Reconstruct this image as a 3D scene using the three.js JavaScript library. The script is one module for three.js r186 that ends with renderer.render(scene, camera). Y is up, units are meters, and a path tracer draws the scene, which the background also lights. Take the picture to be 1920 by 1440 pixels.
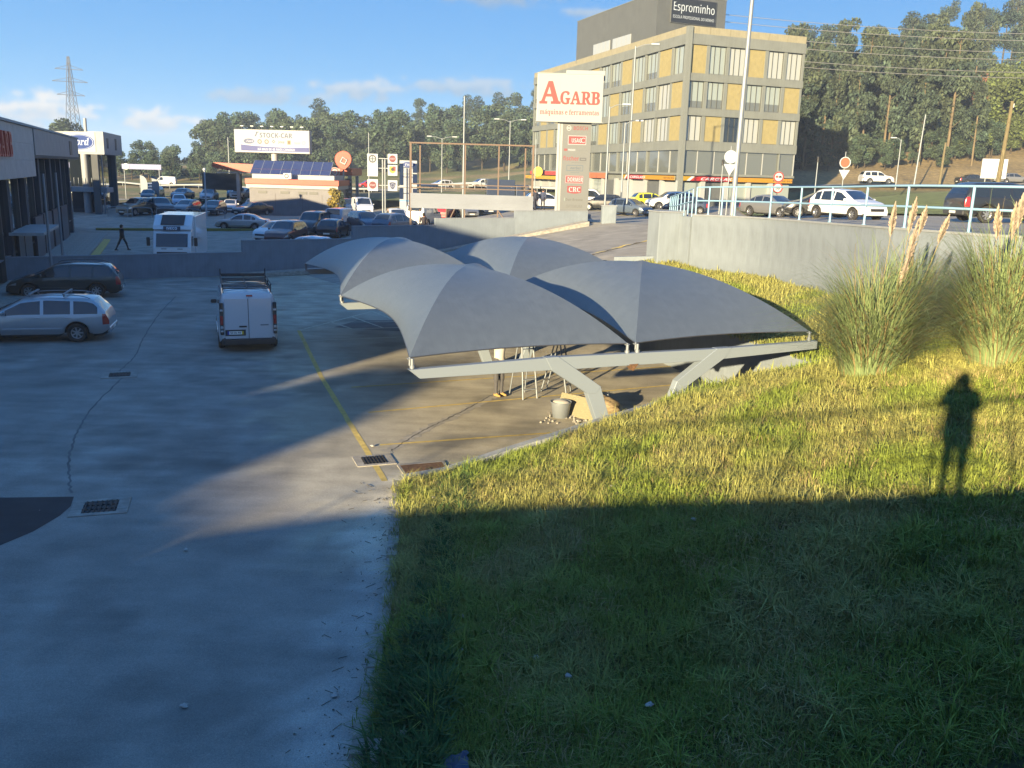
import * as THREE from 'three';
import { mergeGeometries } from 'three/addons/utils/BufferGeometryUtils.js';
import { RoundedBoxGeometry } from 'three/addons/geometries/RoundedBoxGeometry.js';
import { MarchingCubes } from 'three/addons/objects/MarchingCubes.js';
import { createNoise2D } from 'simplex-noise';

// ---------------------------------------------------------------- camera, sky, sun, exposure
const scene = new THREE.Scene();
const camera = new THREE.PerspectiveCamera(46.4, 4 / 3, 0.1, 3000);
camera.rotation.order = 'YXZ';
camera.position.set(0, 6, 0);
camera.rotation.set(-13.3 * Math.PI / 180, 0, 0.0285);
scene.add(camera);

const renderer = new THREE.WebGLRenderer({ antialias: true });
renderer.toneMapping = THREE.LinearToneMapping;
renderer.toneMappingExposure = 4.2;
renderer.shadowMap.enabled = true;

const SUN = new THREE.Vector3(-0.448, 0.1854, 0.8746).normalize();
const sun = new THREE.DirectionalLight(new THREE.Color().setRGB(1.0, 0.79, 0.47), 5);
sun.position.copy(SUN).multiplyScalar(200);
sun.castShadow = true; sun.shadow.radius = 1.0; sun.shadow.mapSize.set(4096, 4096);
Object.assign(sun.shadow.camera, { left: -130, right: 130, top: 120, bottom: -120, near: 1, far: 700 });
scene.add(sun, sun.target);

function rngOf(seed) { let a = seed >>> 0; return () => { a = (a + 0x6D2B79F5) | 0; let t = Math.imul(a ^ (a >>> 15), 1 | a); t = (t + Math.imul(t ^ (t >>> 7), 61 | t)) ^ t; return ((t ^ (t >>> 14)) >>> 0) / 4294967296; }; }
const R = rngOf(7);
const n2 = createNoise2D(rngOf(11)), n2b = createNoise2D(rngOf(23));
const fbm = (x, y, o = 4) => { let s = 0, a = 0.5, f = 1; for (let i = 0; i < o; i++) { s += a * n2(x * f, y * f); a *= 0.5; f *= 2.03; } return s; };
const cl = (x, a = 0, b = 1) => Math.min(b, Math.max(a, x));
const sm = (a, b, x) => { const t = cl((x - a) / (b - a)); return t * t * (3 - 2 * t); };
const lp = (a, b, t) => a + (b - a) * t;

{ // computed sky: clear late-afternoon blue with a few low cumulus and grey streaks
  const W = 2048, Hh = 1024, d = new Float32Array(W * Hh * 4), K = 0.96 / 4.2;
  // clouds: azimuth (deg right of view), elevation (deg), half widths, brightness type (0 white top, 1 grey)
  const clouds = [[-27.2, 2.5, 2.4, 0.85, 0], [-21.2, 2.2, 2.0, 0.6, 0.15], [-15, 3.9, 3.4, 0.45, 0.9], [-9.6, 4.5, 2.6, 0.6, 0.6], [-3, 4.9, 3.6, 0.55, 0.8], [-2, 10.4, 4.2, 1.0, 0.85], [4.5, 9.3, 2.0, 0.25, 0.8], [30, 10.9, 3.4, 1.1, 0.65], [41, 9.5, 9, 2, 0.6], [-44, 5, 9, 1.8, 0.2], [-60, 8, 12, 2.4, 0.5], [60, 7, 14, 2, 0.4], [90, 9, 15, 2.5, 0.5], [-100, 7, 20, 2, 0.4], [130, 12, 20, 3, 0.5], [-150, 8, 22, 2, 0.4], [20, 30, 14, 3, 0.6], [-35, 38, 18, 3, 0.5]];
  for (let j = 0; j < Hh; j++) for (let i = 0; i < W; i++) {
    const el = ((j + 0.5) / Hh - 0.5) * Math.PI, ph = ((i + 0.5) / W - 0.5) * 2 * Math.PI;
    const x = Math.cos(el) * Math.cos(ph), y = Math.sin(el), z = Math.cos(el) * Math.sin(ph);
    const e = Math.max(0, y);
    const t = Math.pow(1 - e, 7), t2 = Math.pow(1 - e, 2.2);
    let r = lp(0.085, 0.20, t), g = lp(0.375, 0.69, t), b = lp(0.92, 1.10, t);
    r *= lp(0.72, 1.0, t2); g *= lp(0.75, 1.0, t2); b *= lp(0.86, 1.0, t2);
    const cs = x * SUN.x + y * SUN.y + z * SUN.z, glow = Math.pow(Math.max(0, cs), 14) * 0.5 + Math.pow(Math.max(0, cs), 3) * 0.06;
    r += glow * 0.9; g += glow * 0.75; b += glow * 0.55;
    const az = Math.atan2(x, -z) * 180 / Math.PI, ed = el * 180 / Math.PI;
    if (ed > -2 && ed < 60) for (const [ca, ce, wa, we, grey] of clouds) {
      let da = az - ca; if (da > 180) da -= 360; if (da < -180) da += 360;
      if (Math.abs(da) > wa * 1.7 || Math.abs(ed - ce) > we * 2.4) continue;
      const q = 1 - (da / wa) ** 2 * 0.62 - ((ed - ce) / we) ** 2 * ((ed < ce) ? 0.9 : 0.5);
      const nn = fbm(az * 0.55 + ca, ed * 1.25 + 9 * ce, 6) * 1.15 + fbm(az * 1.8, ed * 3 + ca, 4) * 0.35;
      const al = sm(0.12, 0.85, q + nn) * (0.75 + 0.25 * (1 - grey));
      if (al <= 0) continue;
      const lift = sm(-0.9, 1.0, (ed - ce) / we + nn * 0.9);
      const cr = lp(lp(0.42, 0.95, lift), lp(0.27, 0.44, lift), grey), cg = lp(lp(0.56, 0.93, lift), lp(0.42, 0.60, lift), grey), cb = lp(lp(0.72, 0.90, lift), lp(0.60, 0.78, lift), grey);
      r = lp(r, cr, al); g = lp(g, cg, al); b = lp(b, cb, al);
    }
    if (y < 0) { const k = sm(0, -0.06, y); r = lp(r, 0.10, k); g = lp(g, 0.13, k); b = lp(b, 0.13, k); }
    const o = (j * W + i) * 4; d[o] = r * K; d[o + 1] = g * K; d[o + 2] = b * K; d[o + 3] = 1;
  }
  const sky = new THREE.DataTexture(d, W, Hh, THREE.RGBAFormat, THREE.FloatType);
  sky.mapping = THREE.EquirectangularReflectionMapping; sky.magFilter = sky.minFilter = THREE.LinearFilter; sky.needsUpdate = true;
  scene.background = sky; scene.environment = sky;
}

// ---------------------------------------------------------------- helpers
const names = {};
function numbered(n) { const k = names[n] = (names[n] ?? -1) + 1; return k ? `${n}_${String(k).padStart(3, '0')}` : n; }
function tag(o, label, category, group, kind) { o.userData.label = label; o.userData.category = category; if (group) o.userData.group = group; if (kind) o.userData.kind = kind; return o; }
function shade(o) { o.castShadow = o.receiveShadow = true; return o; }
function thing(name, label, category, pos = [0, 0, 0], ry = 0, group) { const g = new THREE.Group(); g.name = numbered(name); g.position.set(...pos); g.rotation.y = ry; scene.add(g); return tag(g, label, category, group); }
function part(parent, name, geo, mat, label) { const m = shade(new THREE.Mesh(Array.isArray(geo) ? merge(geo) : geo, mat)); m.name = name; if (label) m.userData.label = label; parent.add(m); return m; }
function solo(name, geo, mat, label, category, group) { const m = shade(new THREE.Mesh(Array.isArray(geo) ? merge(geo) : geo, mat)); m.name = numbered(name); scene.add(m); return tag(m, label, category, group); }
function struct(name, geo, mat, label) { const m = shade(new THREE.Mesh(Array.isArray(geo) ? merge(geo) : geo, mat)); m.name = numbered(name); m.userData.kind = 'structure'; if (label) m.userData.label = label; scene.add(m); return m; }
function merge(list) { return list.length === 1 ? list[0] : mergeGeometries(list.map(g => { const h = g.index ? g.toNonIndexed() : g; for (const k of Object.keys(h.attributes)) if (!['position', 'normal', 'uv'].includes(k)) h.deleteAttribute(k); if (!h.attributes.uv) h.setAttribute('uv', new THREE.BufferAttribute(new Float32Array(h.attributes.position.count * 2), 2)); return h; })); }
function copyOf(src, name, pos, ry, label, group) { const c = src.clone(); c.name = numbered(name); c.position.set(...pos); c.rotation.y = ry; c.userData = { ...src.userData, label, group: group ?? src.userData.group }; scene.add(c); return c; }
const V = (x, y, z) => new THREE.Vector3(x, y, z);
function box(w, h, d, x = 0, y = 0, z = 0, ry = 0, rx = 0, rz = 0) { const g = new THREE.BoxGeometry(w, h, d); if (rx) g.rotateX(rx); if (rz) g.rotateZ(rz); if (ry) g.rotateY(ry); g.translate(x, y, z); return boxUV(g); }
function boxUV(g) { // uv in metres by dominant axis
  const p = g.attributes.position, n = g.attributes.normal, uv = new Float32Array(p.count * 2);
  for (let i = 0; i < p.count; i++) { const ax = Math.abs(n.getX(i)), ay = Math.abs(n.getY(i)), az = Math.abs(n.getZ(i)); if (ay > ax && ay > az) { uv[2 * i] = p.getX(i); uv[2 * i + 1] = p.getZ(i); } else if (ax > az) { uv[2 * i] = p.getZ(i); uv[2 * i + 1] = p.getY(i); } else { uv[2 * i] = p.getX(i); uv[2 * i + 1] = p.getY(i); } }
  g.setAttribute('uv', new THREE.BufferAttribute(uv, 2)); return g;
}
function rbox(w, h, d, r, x = 0, y = 0, z = 0, ry = 0) { const g = new RoundedBoxGeometry(w, h, d, 2, r); if (ry) g.rotateY(ry); g.translate(x, y, z); return g; }
function cyl(r0, r1, h, x = 0, y = 0, z = 0, seg = 12) { const g = new THREE.CylinderGeometry(r1, r0, h, seg); g.translate(x, y + h / 2, z); return g; }
function bar(p, q, r, seg = 8, r2 = r) { const a = V(...p), b = V(...q), d = b.clone().sub(a), l = d.length(); const g = new THREE.CylinderGeometry(r2, r, l, seg); g.applyQuaternion(new THREE.Quaternion().setFromUnitVectors(V(0, 1, 0), d.normalize())); const m = a.add(b).multiplyScalar(0.5); g.translate(m.x, m.y, m.z); return g; }
function beam(p, q, w, h) { // rectangular bar whose width stays level
  const a = V(...p), b = V(...q), d = b.clone().sub(a), l = d.length(); d.normalize();
  let s = V(0, 1, 0).cross(d); if (s.lengthSq() < 1e-6) s = V(1, 0, 0); s.normalize(); const up = d.clone().cross(s);
  const g = new THREE.BoxGeometry(w, h, l); boxUV(g); g.applyMatrix4(new THREE.Matrix4().makeBasis(s, up, d)); const m = a.add(b).multiplyScalar(0.5); g.translate(m.x, m.y, m.z); return g;
}
function tube(pts, r, seg = 16, rad = 6) { return new THREE.TubeGeometry(new THREE.CatmullRomCurve3(pts.map(p => V(...p))), seg, r, rad, false); }
function geom(pos, idx, uv, col, nor) { const g = new THREE.BufferGeometry(); g.setAttribute('position', new THREE.Float32BufferAttribute(pos, 3)); if (idx) g.setIndex(idx); if (uv) g.setAttribute('uv', new THREE.Float32BufferAttribute(uv, 2)); if (col) g.setAttribute('color', new THREE.Float32BufferAttribute(col, 3)); if (nor) g.setAttribute('normal', new THREE.Float32BufferAttribute(nor, 3)); else g.computeVertexNormals(); return g; }
function grid(nx, nz, f, colf) { // f(i/nx, j/nz) -> [x,y,z]; uv in metres
  const pos = [], idx = [], uv = [], col = [];
  for (let j = 0; j <= nz; j++) for (let i = 0; i <= nx; i++) { const p = f(i / nx, j / nz); pos.push(...p); uv.push(p[0], p[2]); if (colf) col.push(...colf(p)); }
  for (let j = 0; j < nz; j++) for (let i = 0; i < nx; i++) { const a = j * (nx + 1) + i, b = a + 1, c = a + nx + 1, d = c + 1; idx.push(a, c, b, b, c, d); }
  return geom(pos, idx, uv, colf ? col : null);
}
function sheet(pts, y, colf) { // flat polygon lying level, pts = [[x,z],...], y number or function
  const s = new THREE.Shape(pts.map(p => new THREE.Vector2(p[0], -p[1]))), g = new THREE.ShapeGeometry(s); g.rotateX(-Math.PI / 2);
  const p = g.attributes.position, uv = g.attributes.uv; for (let i = 0; i < p.count; i++) { uv.setXY(i, p.getX(i), p.getZ(i)); p.setY(i, typeof y === 'function' ? y(p.getX(i), p.getZ(i)) : y); }
  g.computeVertexNormals(); return g;
}
function stripe(p, q, w, y = 0.004) { // painted stripe on level or sloping ground, subdivided; y may be a function
  const dx = q[0] - p[0], dz = q[1] - p[1], l = Math.hypot(dx, dz), n = Math.max(1, Math.round(l / 0.5)), nx = -dz / l * w / 2, nz = dx / l * w / 2, Y = typeof y === 'function' ? y : () => y;
  return grid(n, 1, (s, t) => { const k = t * 2 - 1, e = 1 + 0.12 * n2(p[0] + s * l * 2, q[1] + k * 3); const x = p[0] + dx * s + nx * k * e, z = p[1] + dz * s + nz * k * e; return [x, Y(x, z), z]; });
}
function tps(P) { // thin-plate spline through [x,z,h] points
  const n = P.length, N = n + 3, A = [], U = r2 => r2 < 1e-9 ? 0 : r2 * Math.log(r2);
  for (let i = 0; i < N; i++) A.push(new Float64Array(N + 1));
  for (let i = 0; i < n; i++) { for (let j = 0; j < n; j++) A[i][j] = U((P[i][0] - P[j][0]) ** 2 + (P[i][1] - P[j][1]) ** 2) + (i === j ? 0.02 : 0); A[i][n] = A[n][i] = 1; A[i][n + 1] = A[n + 1][i] = P[i][0]; A[i][n + 2] = A[n + 2][i] = P[i][1]; A[i][N] = P[i][2]; }
  for (let c = 0; c < N; c++) { let m = c; for (let r = c + 1; r < N; r++) if (Math.abs(A[r][c]) > Math.abs(A[m][c])) m = r; [A[c], A[m]] = [A[m], A[c]]; for (let r = 0; r < N; r++) if (r !== c) { const k = A[r][c] / A[c][c]; if (k) for (let q = c; q <= N; q++) A[r][q] -= k * A[c][q]; } }
  const w = A.map((r, i) => r[N] / r[i]);
  return (x, z) => { let s = w[n] + w[n + 1] * x + w[n + 2] * z; for (let i = 0; i < n; i++) s += w[i] * U((P[i][0] - x) ** 2 + (P[i][1] - z) ** 2); return s; };
}
function inside(poly, x, z) { let r = false; for (let i = 0, j = poly.length - 1; i < poly.length; j = i++) { const [xi, zi] = poly[i], [xj, zj] = poly[j]; if ((zi > z) !== (zj > z) && x < (xj - xi) * (z - zi) / (zj - zi) + xi) r = !r; } return r; }
function nearest(poly, x, z) { let best = 1e9, o = null; for (let i = 0, j = poly.length - 1; i < poly.length; j = i++) { const [ax, az] = poly[j], [bx, bz] = poly[i], dx = bx - ax, dz = bz - az, t = cl(((x - ax) * dx + (z - az) * dz) / (dx * dx + dz * dz || 1)), px = ax + dx * t, pz = az + dz * t, q = (px - x) ** 2 + (pz - z) ** 2; if (q < best) { best = q; o = [px, pz, Math.sqrt(q)]; } } return o; }
function wallRun(pts, th, cap = 0) { // standing wall along [x,z,yBottom,yTop] points
  const out = []; for (let i = 0; i + 1 < pts.length; i++) { const [ax, az, a0, a1] = pts[i], [bx, bz, b0, b1] = pts[i + 1], l = Math.hypot(bx - ax, bz - az), nx = -(bz - az) / l * th / 2, nz = (bx - ax) / l * th / 2;
    const c = [[ax - nx, a0, az - nz], [bx - nx, b0, bz - nz], [bx + nx, b0, bz + nz], [ax + nx, a0, az + nz], [ax - nx, a1, az - nz], [bx - nx, b1, bz - nz], [bx + nx, b1, bz + nz], [ax + nx, a1, az + nz]];
    const pos = [], uv = [], F = (q, us) => { for (const k of [0, 1, 2, 0, 2, 3]) { pos.push(...c[q[k]]); uv.push(...us[k]); } };
    F([0, 1, 5, 4], [[0, a0], [l, b0], [l, b1], [0, a1]]); F([2, 3, 7, 6], [[l, b0], [0, a0], [0, a1], [l, b1]]); F([4, 5, 6, 7], [[0, 0], [l, 0], [l, th], [0, th]]); F([1, 2, 6, 5], [[0, b0], [th, b0], [th, b1], [0, b1]]); F([3, 0, 4, 7], [[0, a0], [th, a0], [th, a1], [0, a1]]);
    out.push(geom(pos, null, uv)); }
  return merge(out);
}

// ---------------------------------------------------------------- textures and materials
function dataTex(n, f, srgb = true) { const d = new Uint8Array(n * n * 4); for (let j = 0; j < n; j++) for (let i = 0; i < n; i++) { const c = f(i / n, j / n, i, j), o = (j * n + i) * 4; for (let k = 0; k < 3; k++) d[o + k] = cl(Array.isArray(c) ? c[k] : c, 0, 1) * 255; d[o + 3] = 255; } const t = new THREE.DataTexture(d, n, n); t.wrapS = t.wrapT = THREE.RepeatWrapping; t.magFilter = THREE.LinearFilter; t.minFilter = THREE.LinearMipmapLinearFilter; t.generateMipmaps = true; if (srgb) t.colorSpace = THREE.SRGBColorSpace; t.needsUpdate = true; return t; }
// tileable noise via 4-corner blend
const tile = (f) => (u, v) => { const a = f(u, v), b = f(u - 1, v), c = f(u, v - 1), d = f(u - 1, v - 1), s = u * u * (3 - 2 * u), t = v * v * (3 - 2 * v); return lp(lp(a, b, s), lp(c, d, s), t); };
function tex(src, rep) { const t = src.clone(); t.repeat.set(rep, rep); t.needsUpdate = true; return t; }
const cv = (w, h, draw) => { const c = document.createElement('canvas'); c.width = w; c.height = h; const x = c.getContext('2d'); draw(x, w, h); const t = new THREE.CanvasTexture(c); t.colorSpace = THREE.SRGBColorSpace; return t; };
const rt = rngOf(5);
const asphaltTex = (() => { const low = tile((u, v) => fbm(u * 5, v * 5, 5)), st = tile((u, v) => fbm(u * 3 + 40, v * 14, 4)); return dataTex(1024, (u, v) => { const k = 0.84 + low(u, v) * 0.16 + st(u, v) * 0.10 + (rt() - 0.5) * 0.16 + (rt() > 0.985 ? 0.12 : 0); return [k, k, k * 0.985]; }); })();
const grainTex = (() => dataTex(512, () => 0.5 + (rt() - 0.5) * 0.9, false))();
const wallTex = (() => { const low = tile((u, v) => fbm(u * 4, v * 4, 5)), st = tile((u, v) => fbm(u * 26, v * 2.0, 4)); return dataTex(512, (u, v) => { const k = 0.9 + low(u, v) * 0.07 + st(u, v) * 0.045 + (rt() - 0.5) * 0.04; return [k, k, k]; }); })();
const soilTex = (() => { const low = tile((u, v) => fbm(u * 6, v * 6, 5)); return dataTex(512, (u, v) => { const k = 0.78 + low(u, v) * 0.26 + (rt() - 0.5) * 0.28; return [k, k, k * 0.9]; }); })();
const M = {};
function mat(name, r, g, b, o = {}) { const { map, bump, bumpScale = 0.004, rep = 0.25, phys, ...rest } = o; const C = phys ? THREE.MeshPhysicalMaterial : THREE.MeshStandardMaterial; const m = new C({ color: new THREE.Color().setRGB(r, g, b), roughness: 0.8, side: THREE.DoubleSide, ...rest }); if (map) m.map = tex(map, rep); if (bump) { m.bumpMap = tex(bump, rep * (o.bumpRep ?? 4)); m.bumpScale = bumpScale; } delete m.bumpRep; m.name = name; M[name] = m; return m; }
function matx(name, r, g, b, o = {}) { const { bumpRep, ...q } = o; return mat(name, r, g, b, q); }
matx('asphalt', 0.33, 0.315, 0.285, { map: asphaltTex, rep: 1 / 9, bump: grainTex, bumpScale: 0.004, vertexColors: true, roughness: 0.86 });
matx('asphaltFar', 0.36, 0.34, 0.30, { map: asphaltTex, rep: 1 / 9, roughness: 0.88 });
matx('asphaltNew', 0.035, 0.036, 0.04, { map: asphaltTex, rep: 1 / 4, roughness: 0.9 });
matx('asphaltDark', 0.16, 0.158, 0.155, { map: asphaltTex, rep: 0.2, roughness: 0.9 });
matx('soil', 0.11, 0.115, 0.04, { map: soilTex, rep: 0.7, vertexColors: true, roughness: 1 });
matx('meadow', 0.20, 0.25, 0.06, { map: soilTex, rep: 0.12, roughness: 1 });
matx('drybank', 0.20, 0.135, 0.075, { map: soilTex, rep: 0.2, roughness: 1 });
matx('wallpaint', 0.20, 0.24, 0.28, { map: wallTex, rep: 0.22, roughness: 0.9, bump: grainTex, bumpScale: 0.003 });
matx('wallcap', 0.25, 0.275, 0.30, { map: wallTex, rep: 0.5, roughness: 0.9 });
matx('concrete', 0.42, 0.40, 0.36, { map: asphaltTex, rep: 0.5, roughness: 0.92, bump: grainTex });
matx('yellowline', 0.74, 0.56, 0.16, { map: asphaltTex, rep: 0.9, roughness: 0.85 });
matx('paleline', 0.70, 0.68, 0.52, { map: asphaltTex, rep: 0.9, roughness: 0.85 });
matx('steelpaint', 0.195, 0.235, 0.275, { roughness: 0.5, metalness: 0.1 });
matx('galv', 0.20, 0.225, 0.25, { roughness: 0.5, metalness: 0.35 });
matx('membrane', 0.103, 0.126, 0.150, { roughness: 0.36, map: wallTex, rep: 0.6, bump: grainTex, bumpScale: 0.0006 });
matx('black', 0.015, 0.015, 0.017, { roughness: 0.6 });
matx('rubber', 0.018, 0.018, 0.019, { roughness: 0.85 });
matx('darkglass', 0.012, 0.016, 0.02, { roughness: 0.06, metalness: 0.0, phys: true, clearcoat: 1, clearcoatRoughness: 0.03 });
matx('rim', 0.42, 0.43, 0.45, { roughness: 0.3, metalness: 0.85 });
matx('chrome', 0.6, 0.6, 0.62, { roughness: 0.18, metalness: 1 });
matx('headlamp', 0.55, 0.58, 0.6, { roughness: 0.12, metalness: 0.5, phys: true, clearcoat: 1 });
matx('taillamp', 0.30, 0.012, 0.012, { roughness: 0.15, phys: true, clearcoat: 1 });
matx('bumperdark', 0.03, 0.032, 0.034, { roughness: 0.7 });
matx('plate', 0.6, 0.6, 0.56, { roughness: 0.5 });
matx('white', 0.33, 0.36, 0.40, { roughness: 0.5 });
matx('rust', 0.22, 0.115, 0.065, { map: soilTex, rep: 2, roughness: 0.85, bump: grainTex, bumpScale: 0.004 });
matx('iron', 0.035, 0.033, 0.03, { roughness: 0.7, metalness: 0.4 });
matx('railblue', 0.20, 0.34, 0.46, { roughness: 0.55 });
matx('wood', 0.21, 0.175, 0.12, { map: soilTex, rep: 2, roughness: 0.95 });
function paint(name, r, g, b, metal = 0.25) { return matx('paint_' + name, r, g, b, { phys: true, roughness: 0.38, metalness: metal, clearcoat: 1, clearcoatRoughness: 0.05 }); }
paint('white', 0.56, 0.58, 0.60, 0); paint('silver', 0.36, 0.38, 0.40, 0.6); paint('black', 0.012, 0.013, 0.015, 0.1); paint('darkgreen', 0.012, 0.018, 0.017, 0.2); paint('darkblue', 0.022, 0.035, 0.07, 0.3); paint('bluegrey', 0.085, 0.115, 0.16, 0.4); paint('grey', 0.16, 0.165, 0.17, 0.4); paint('red', 0.36, 0.02, 0.02, 0.1); paint('yellow', 0.52, 0.50, 0.015, 0); paint('bronze', 0.19, 0.15, 0.10, 0.4); paint('maroon', 0.05, 0.014, 0.014, 0.2); paint('paleblue', 0.25, 0.34, 0.45, 0.2);

// ---------------------------------------------------------------- terrain heights
const KERB = [[-1.15, 4], [-1.3, -4], [-1.37, -8.05], [-1.48, -9.74], [-1.61, -12.17], [-1.85, -14.5], [-2.07, -16.55]];
const RIM = [[-2.07, -16.55], [-1.3, -16.95], [0, -17.45], [2.0, -18.15], [3.35, -19.25], [5.5, -20.5], [7.64, -21.6]];
const ENDRIM = [[7.64, -21.6], [4.83, -29.6], [2.0, -37.7]];
const PARAPET = new THREE.SplineCurve([[7.25, -37], [9.0, -33], [9.8, -27.5], [10.2, -23.5], [11.6, -20.3], [16, -16.5]].map(p => new THREE.Vector2(...p))).getSpacedPoints(26).map(p => [p.x, p.y]);
const bankRaw = tps([[-1.15, 4, 0.05], [-1.3, -4, 0.06], [-1.37, -8, 0.06], [-1.5, -10, 0.08], [-1.63, -12.2, 0.08], [-1.87, -14.5, 0.08], [-2.07, -16.5, 0.08], [-1.2, -17, 0.14], [0, -17.4, 0.42], [2, -18.1, 0.97], [3.4, -19.2, 1.12], [5.5, -20.5, 1.38], [7.64, -21.6, 1.62], [4.83, -29.6, 1.5], [2, -37.7, 1.55],
  [1.2, -10, 0.78], [3, -10, 1.32], [5.67, -10.64, 2.08], [8, -12, 2.65], [3, -5, 1.2], [8, -5, 2.55], [2, -14.5, 1.05], [6.7, -16, 2.45], [9, -15, 2.95], [12, -16, 3.7], [12, -8, 3.6], [16, -13, 4.3], [16, -4, 4.3], [3, 3, 1.2], [9, 3, 2.8],
  [8.6, -22, 2.5], [9.4, -27, 2.44], [8.7, -33, 2.4], [7, -37, 2.35], [6, -38.3, 2.5], [4, -38.5, 2.15], [7, -28, 2.05]]);
const bankH = (x, z) => Math.max(0.03, bankRaw(x, z) + 0.05 * n2(x * 0.7, z * 0.7) * sm(-1.2, 1, x) + 0.02 * n2(x * 2.3, z * 2.3));
const upperH = tps([[7.25, -37, 4.46], [9, -33, 4.58], [9.8, -27.5, 4.7], [10.2, -23.5, 4.8], [11.6, -20.3, 4.85], [16, -16, 5], [16.4, -46, 4.13], [16.5, -60, 3.56], [17.2, -54, 3.83], [20.6, -40, 4.41], [9.85, -81, 2.54], [14, -86, 2.9], [2.5, -85, 2.75], [7, -88, 2.84], [18, -102, 2.7], [-1.5, -105, 3.2], [9.3, -58.5, 2.97], [5.2, -61, 2.87], [40, -60, 4.4], [40, -100, 4.2], [70, -100, 5.2], [60, -40, 5.5]]);
const lowH = tps([[-36, -37, 0], [-25.3, -43.8, 0], [-12.45, -51.7, 0.1], [-24.3, -81, 0.26], [-18, -68, 0.4], [-16.6, -66, 0.34], [-14.6, -71, 0.54], [-9, -67, 1.3], [-7.6, -74, 1.45], [-5.6, -84, 1.77], [-4.2, -58, 1.0], [3, -62, 2.6], [-16, -95, 1.2], [-37, -92, 0.7], [-33, -98, 0.8], [-49, -125, 1.1], [-27, -105, 0.35], [2, -85, 2.6], [0, -110, 2.8], [-70, -60, 0], [-80, -120, 0.8]]);
const hillRaw = tps([[-80, -210, 0.9], [-28, -170, 1.85], [-13, -150, 2.6], [-7, -140, 3.3], [50, -128, 5.5], [66, -133, 6.4], [36, -128, 4.8], [43, -142, 7.2], [-50, -232, 5.2], [-130, -240, 3], [0, -225, 6.5], [97, -260, 32], [150, -230, 36], [60, -200, 18], [30, -230, 14], [-47, -330, 12], [-150, -350, 3], [20, -330, 22], [200, -400, 50], [120, -160, 15], [70, -147, 9.6], [-60, -112, 0.7], [0, -112, 2.6], [32, -112, 3.2], [100, -110, 7], [-220, -200, -2], [18, -125, 3.2], [5, -155, 3.8], [30, -150, 7], [-240, -420, 0], [260, -130, 25], [-120, -112, 0]]);
const hillH = (x, z) => hillRaw(x, z) + 0.35 * n2(x * 0.05, z * 0.05) * sm(-120, -150, z);

function field(poly, cell, h, colf) { // height field over a polygon, edge vertices snapped to its outline
  const xs = poly.map(p => p[0]), zs = poly.map(p => p[1]), x0 = Math.min(...xs), x1 = Math.max(...xs), z0 = Math.min(...zs), z1 = Math.max(...zs), nx = Math.ceil((x1 - x0) / cell), nz = Math.ceil((z1 - z0) / cell);
  const id = new Map(), pos = [], uv = [], col = [], idx = [], inn = new Uint8Array((nx + 1) * (nz + 1));
  for (let j = 0; j <= nz; j++) for (let i = 0; i <= nx; i++) inn[j * (nx + 1) + i] = inside(poly, x0 + i * cell, z0 + j * cell) ? 1 : 0;
  const vert = (i, j) => { const k = j * (nx + 1) + i; if (id.has(k)) return id.get(k); let x = x0 + i * cell, z = z0 + j * cell; if (!inn[k]) [x, z] = nearest(poly, x, z); const y = h(x, z); pos.push(x, y, z); uv.push(x, z); if (colf) col.push(...colf(x, z)); id.set(k, pos.length / 3 - 1); return pos.length / 3 - 1; };
  for (let j = 0; j < nz; j++) for (let i = 0; i < nx; i++) { const s = inn[j * (nx + 1) + i] + inn[j * (nx + 1) + i + 1] + inn[(j + 1) * (nx + 1) + i] + inn[(j + 1) * (nx + 1) + i + 1]; if (!s) continue; const a = vert(i, j), b = vert(i + 1, j), c = vert(i, j + 1), d = vert(i + 1, j + 1); idx.push(a, c, b, b, c, d); }
  return geom(pos, idx, uv, colf ? col : null);
}
// ---------------------------------------------------------------- ground sheets
struct('ground', grid(8, 8, (s, t) => [lp(-1500, 1500, s), -1.2, lp(-1800, 600, t)]), M.meadow, 'green open ground to the horizon');
const hillMat = matx('hillside', 1, 1, 1, { map: soilTex, rep: 0.16, vertexColors: true, roughness: 1 });
struct('hillside', grid(150, 100, (s, t) => { const x = lp(-330, 330, s), z = lp(-111, -470, t); return [x, hillH(x, z), z]; }, ([x, y, z]) => {
  const dry = sm(0.0, 0.45, n2(x * 0.035, z * 0.06) + 1.3 * sm(24, 8, Math.abs(z + 142 + (x - 45) * 0.1)) * sm(16, 30, x)), k = 0.85 + 0.3 * n2b(x * 0.3, z * 0.3);
  return [lp(0.14, 0.36, dry) * k, lp(0.175, 0.27, dry) * k, lp(0.045, 0.15, dry) * k]; }), hillMat, 'grass and dry earth slopes under the woods');
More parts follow.
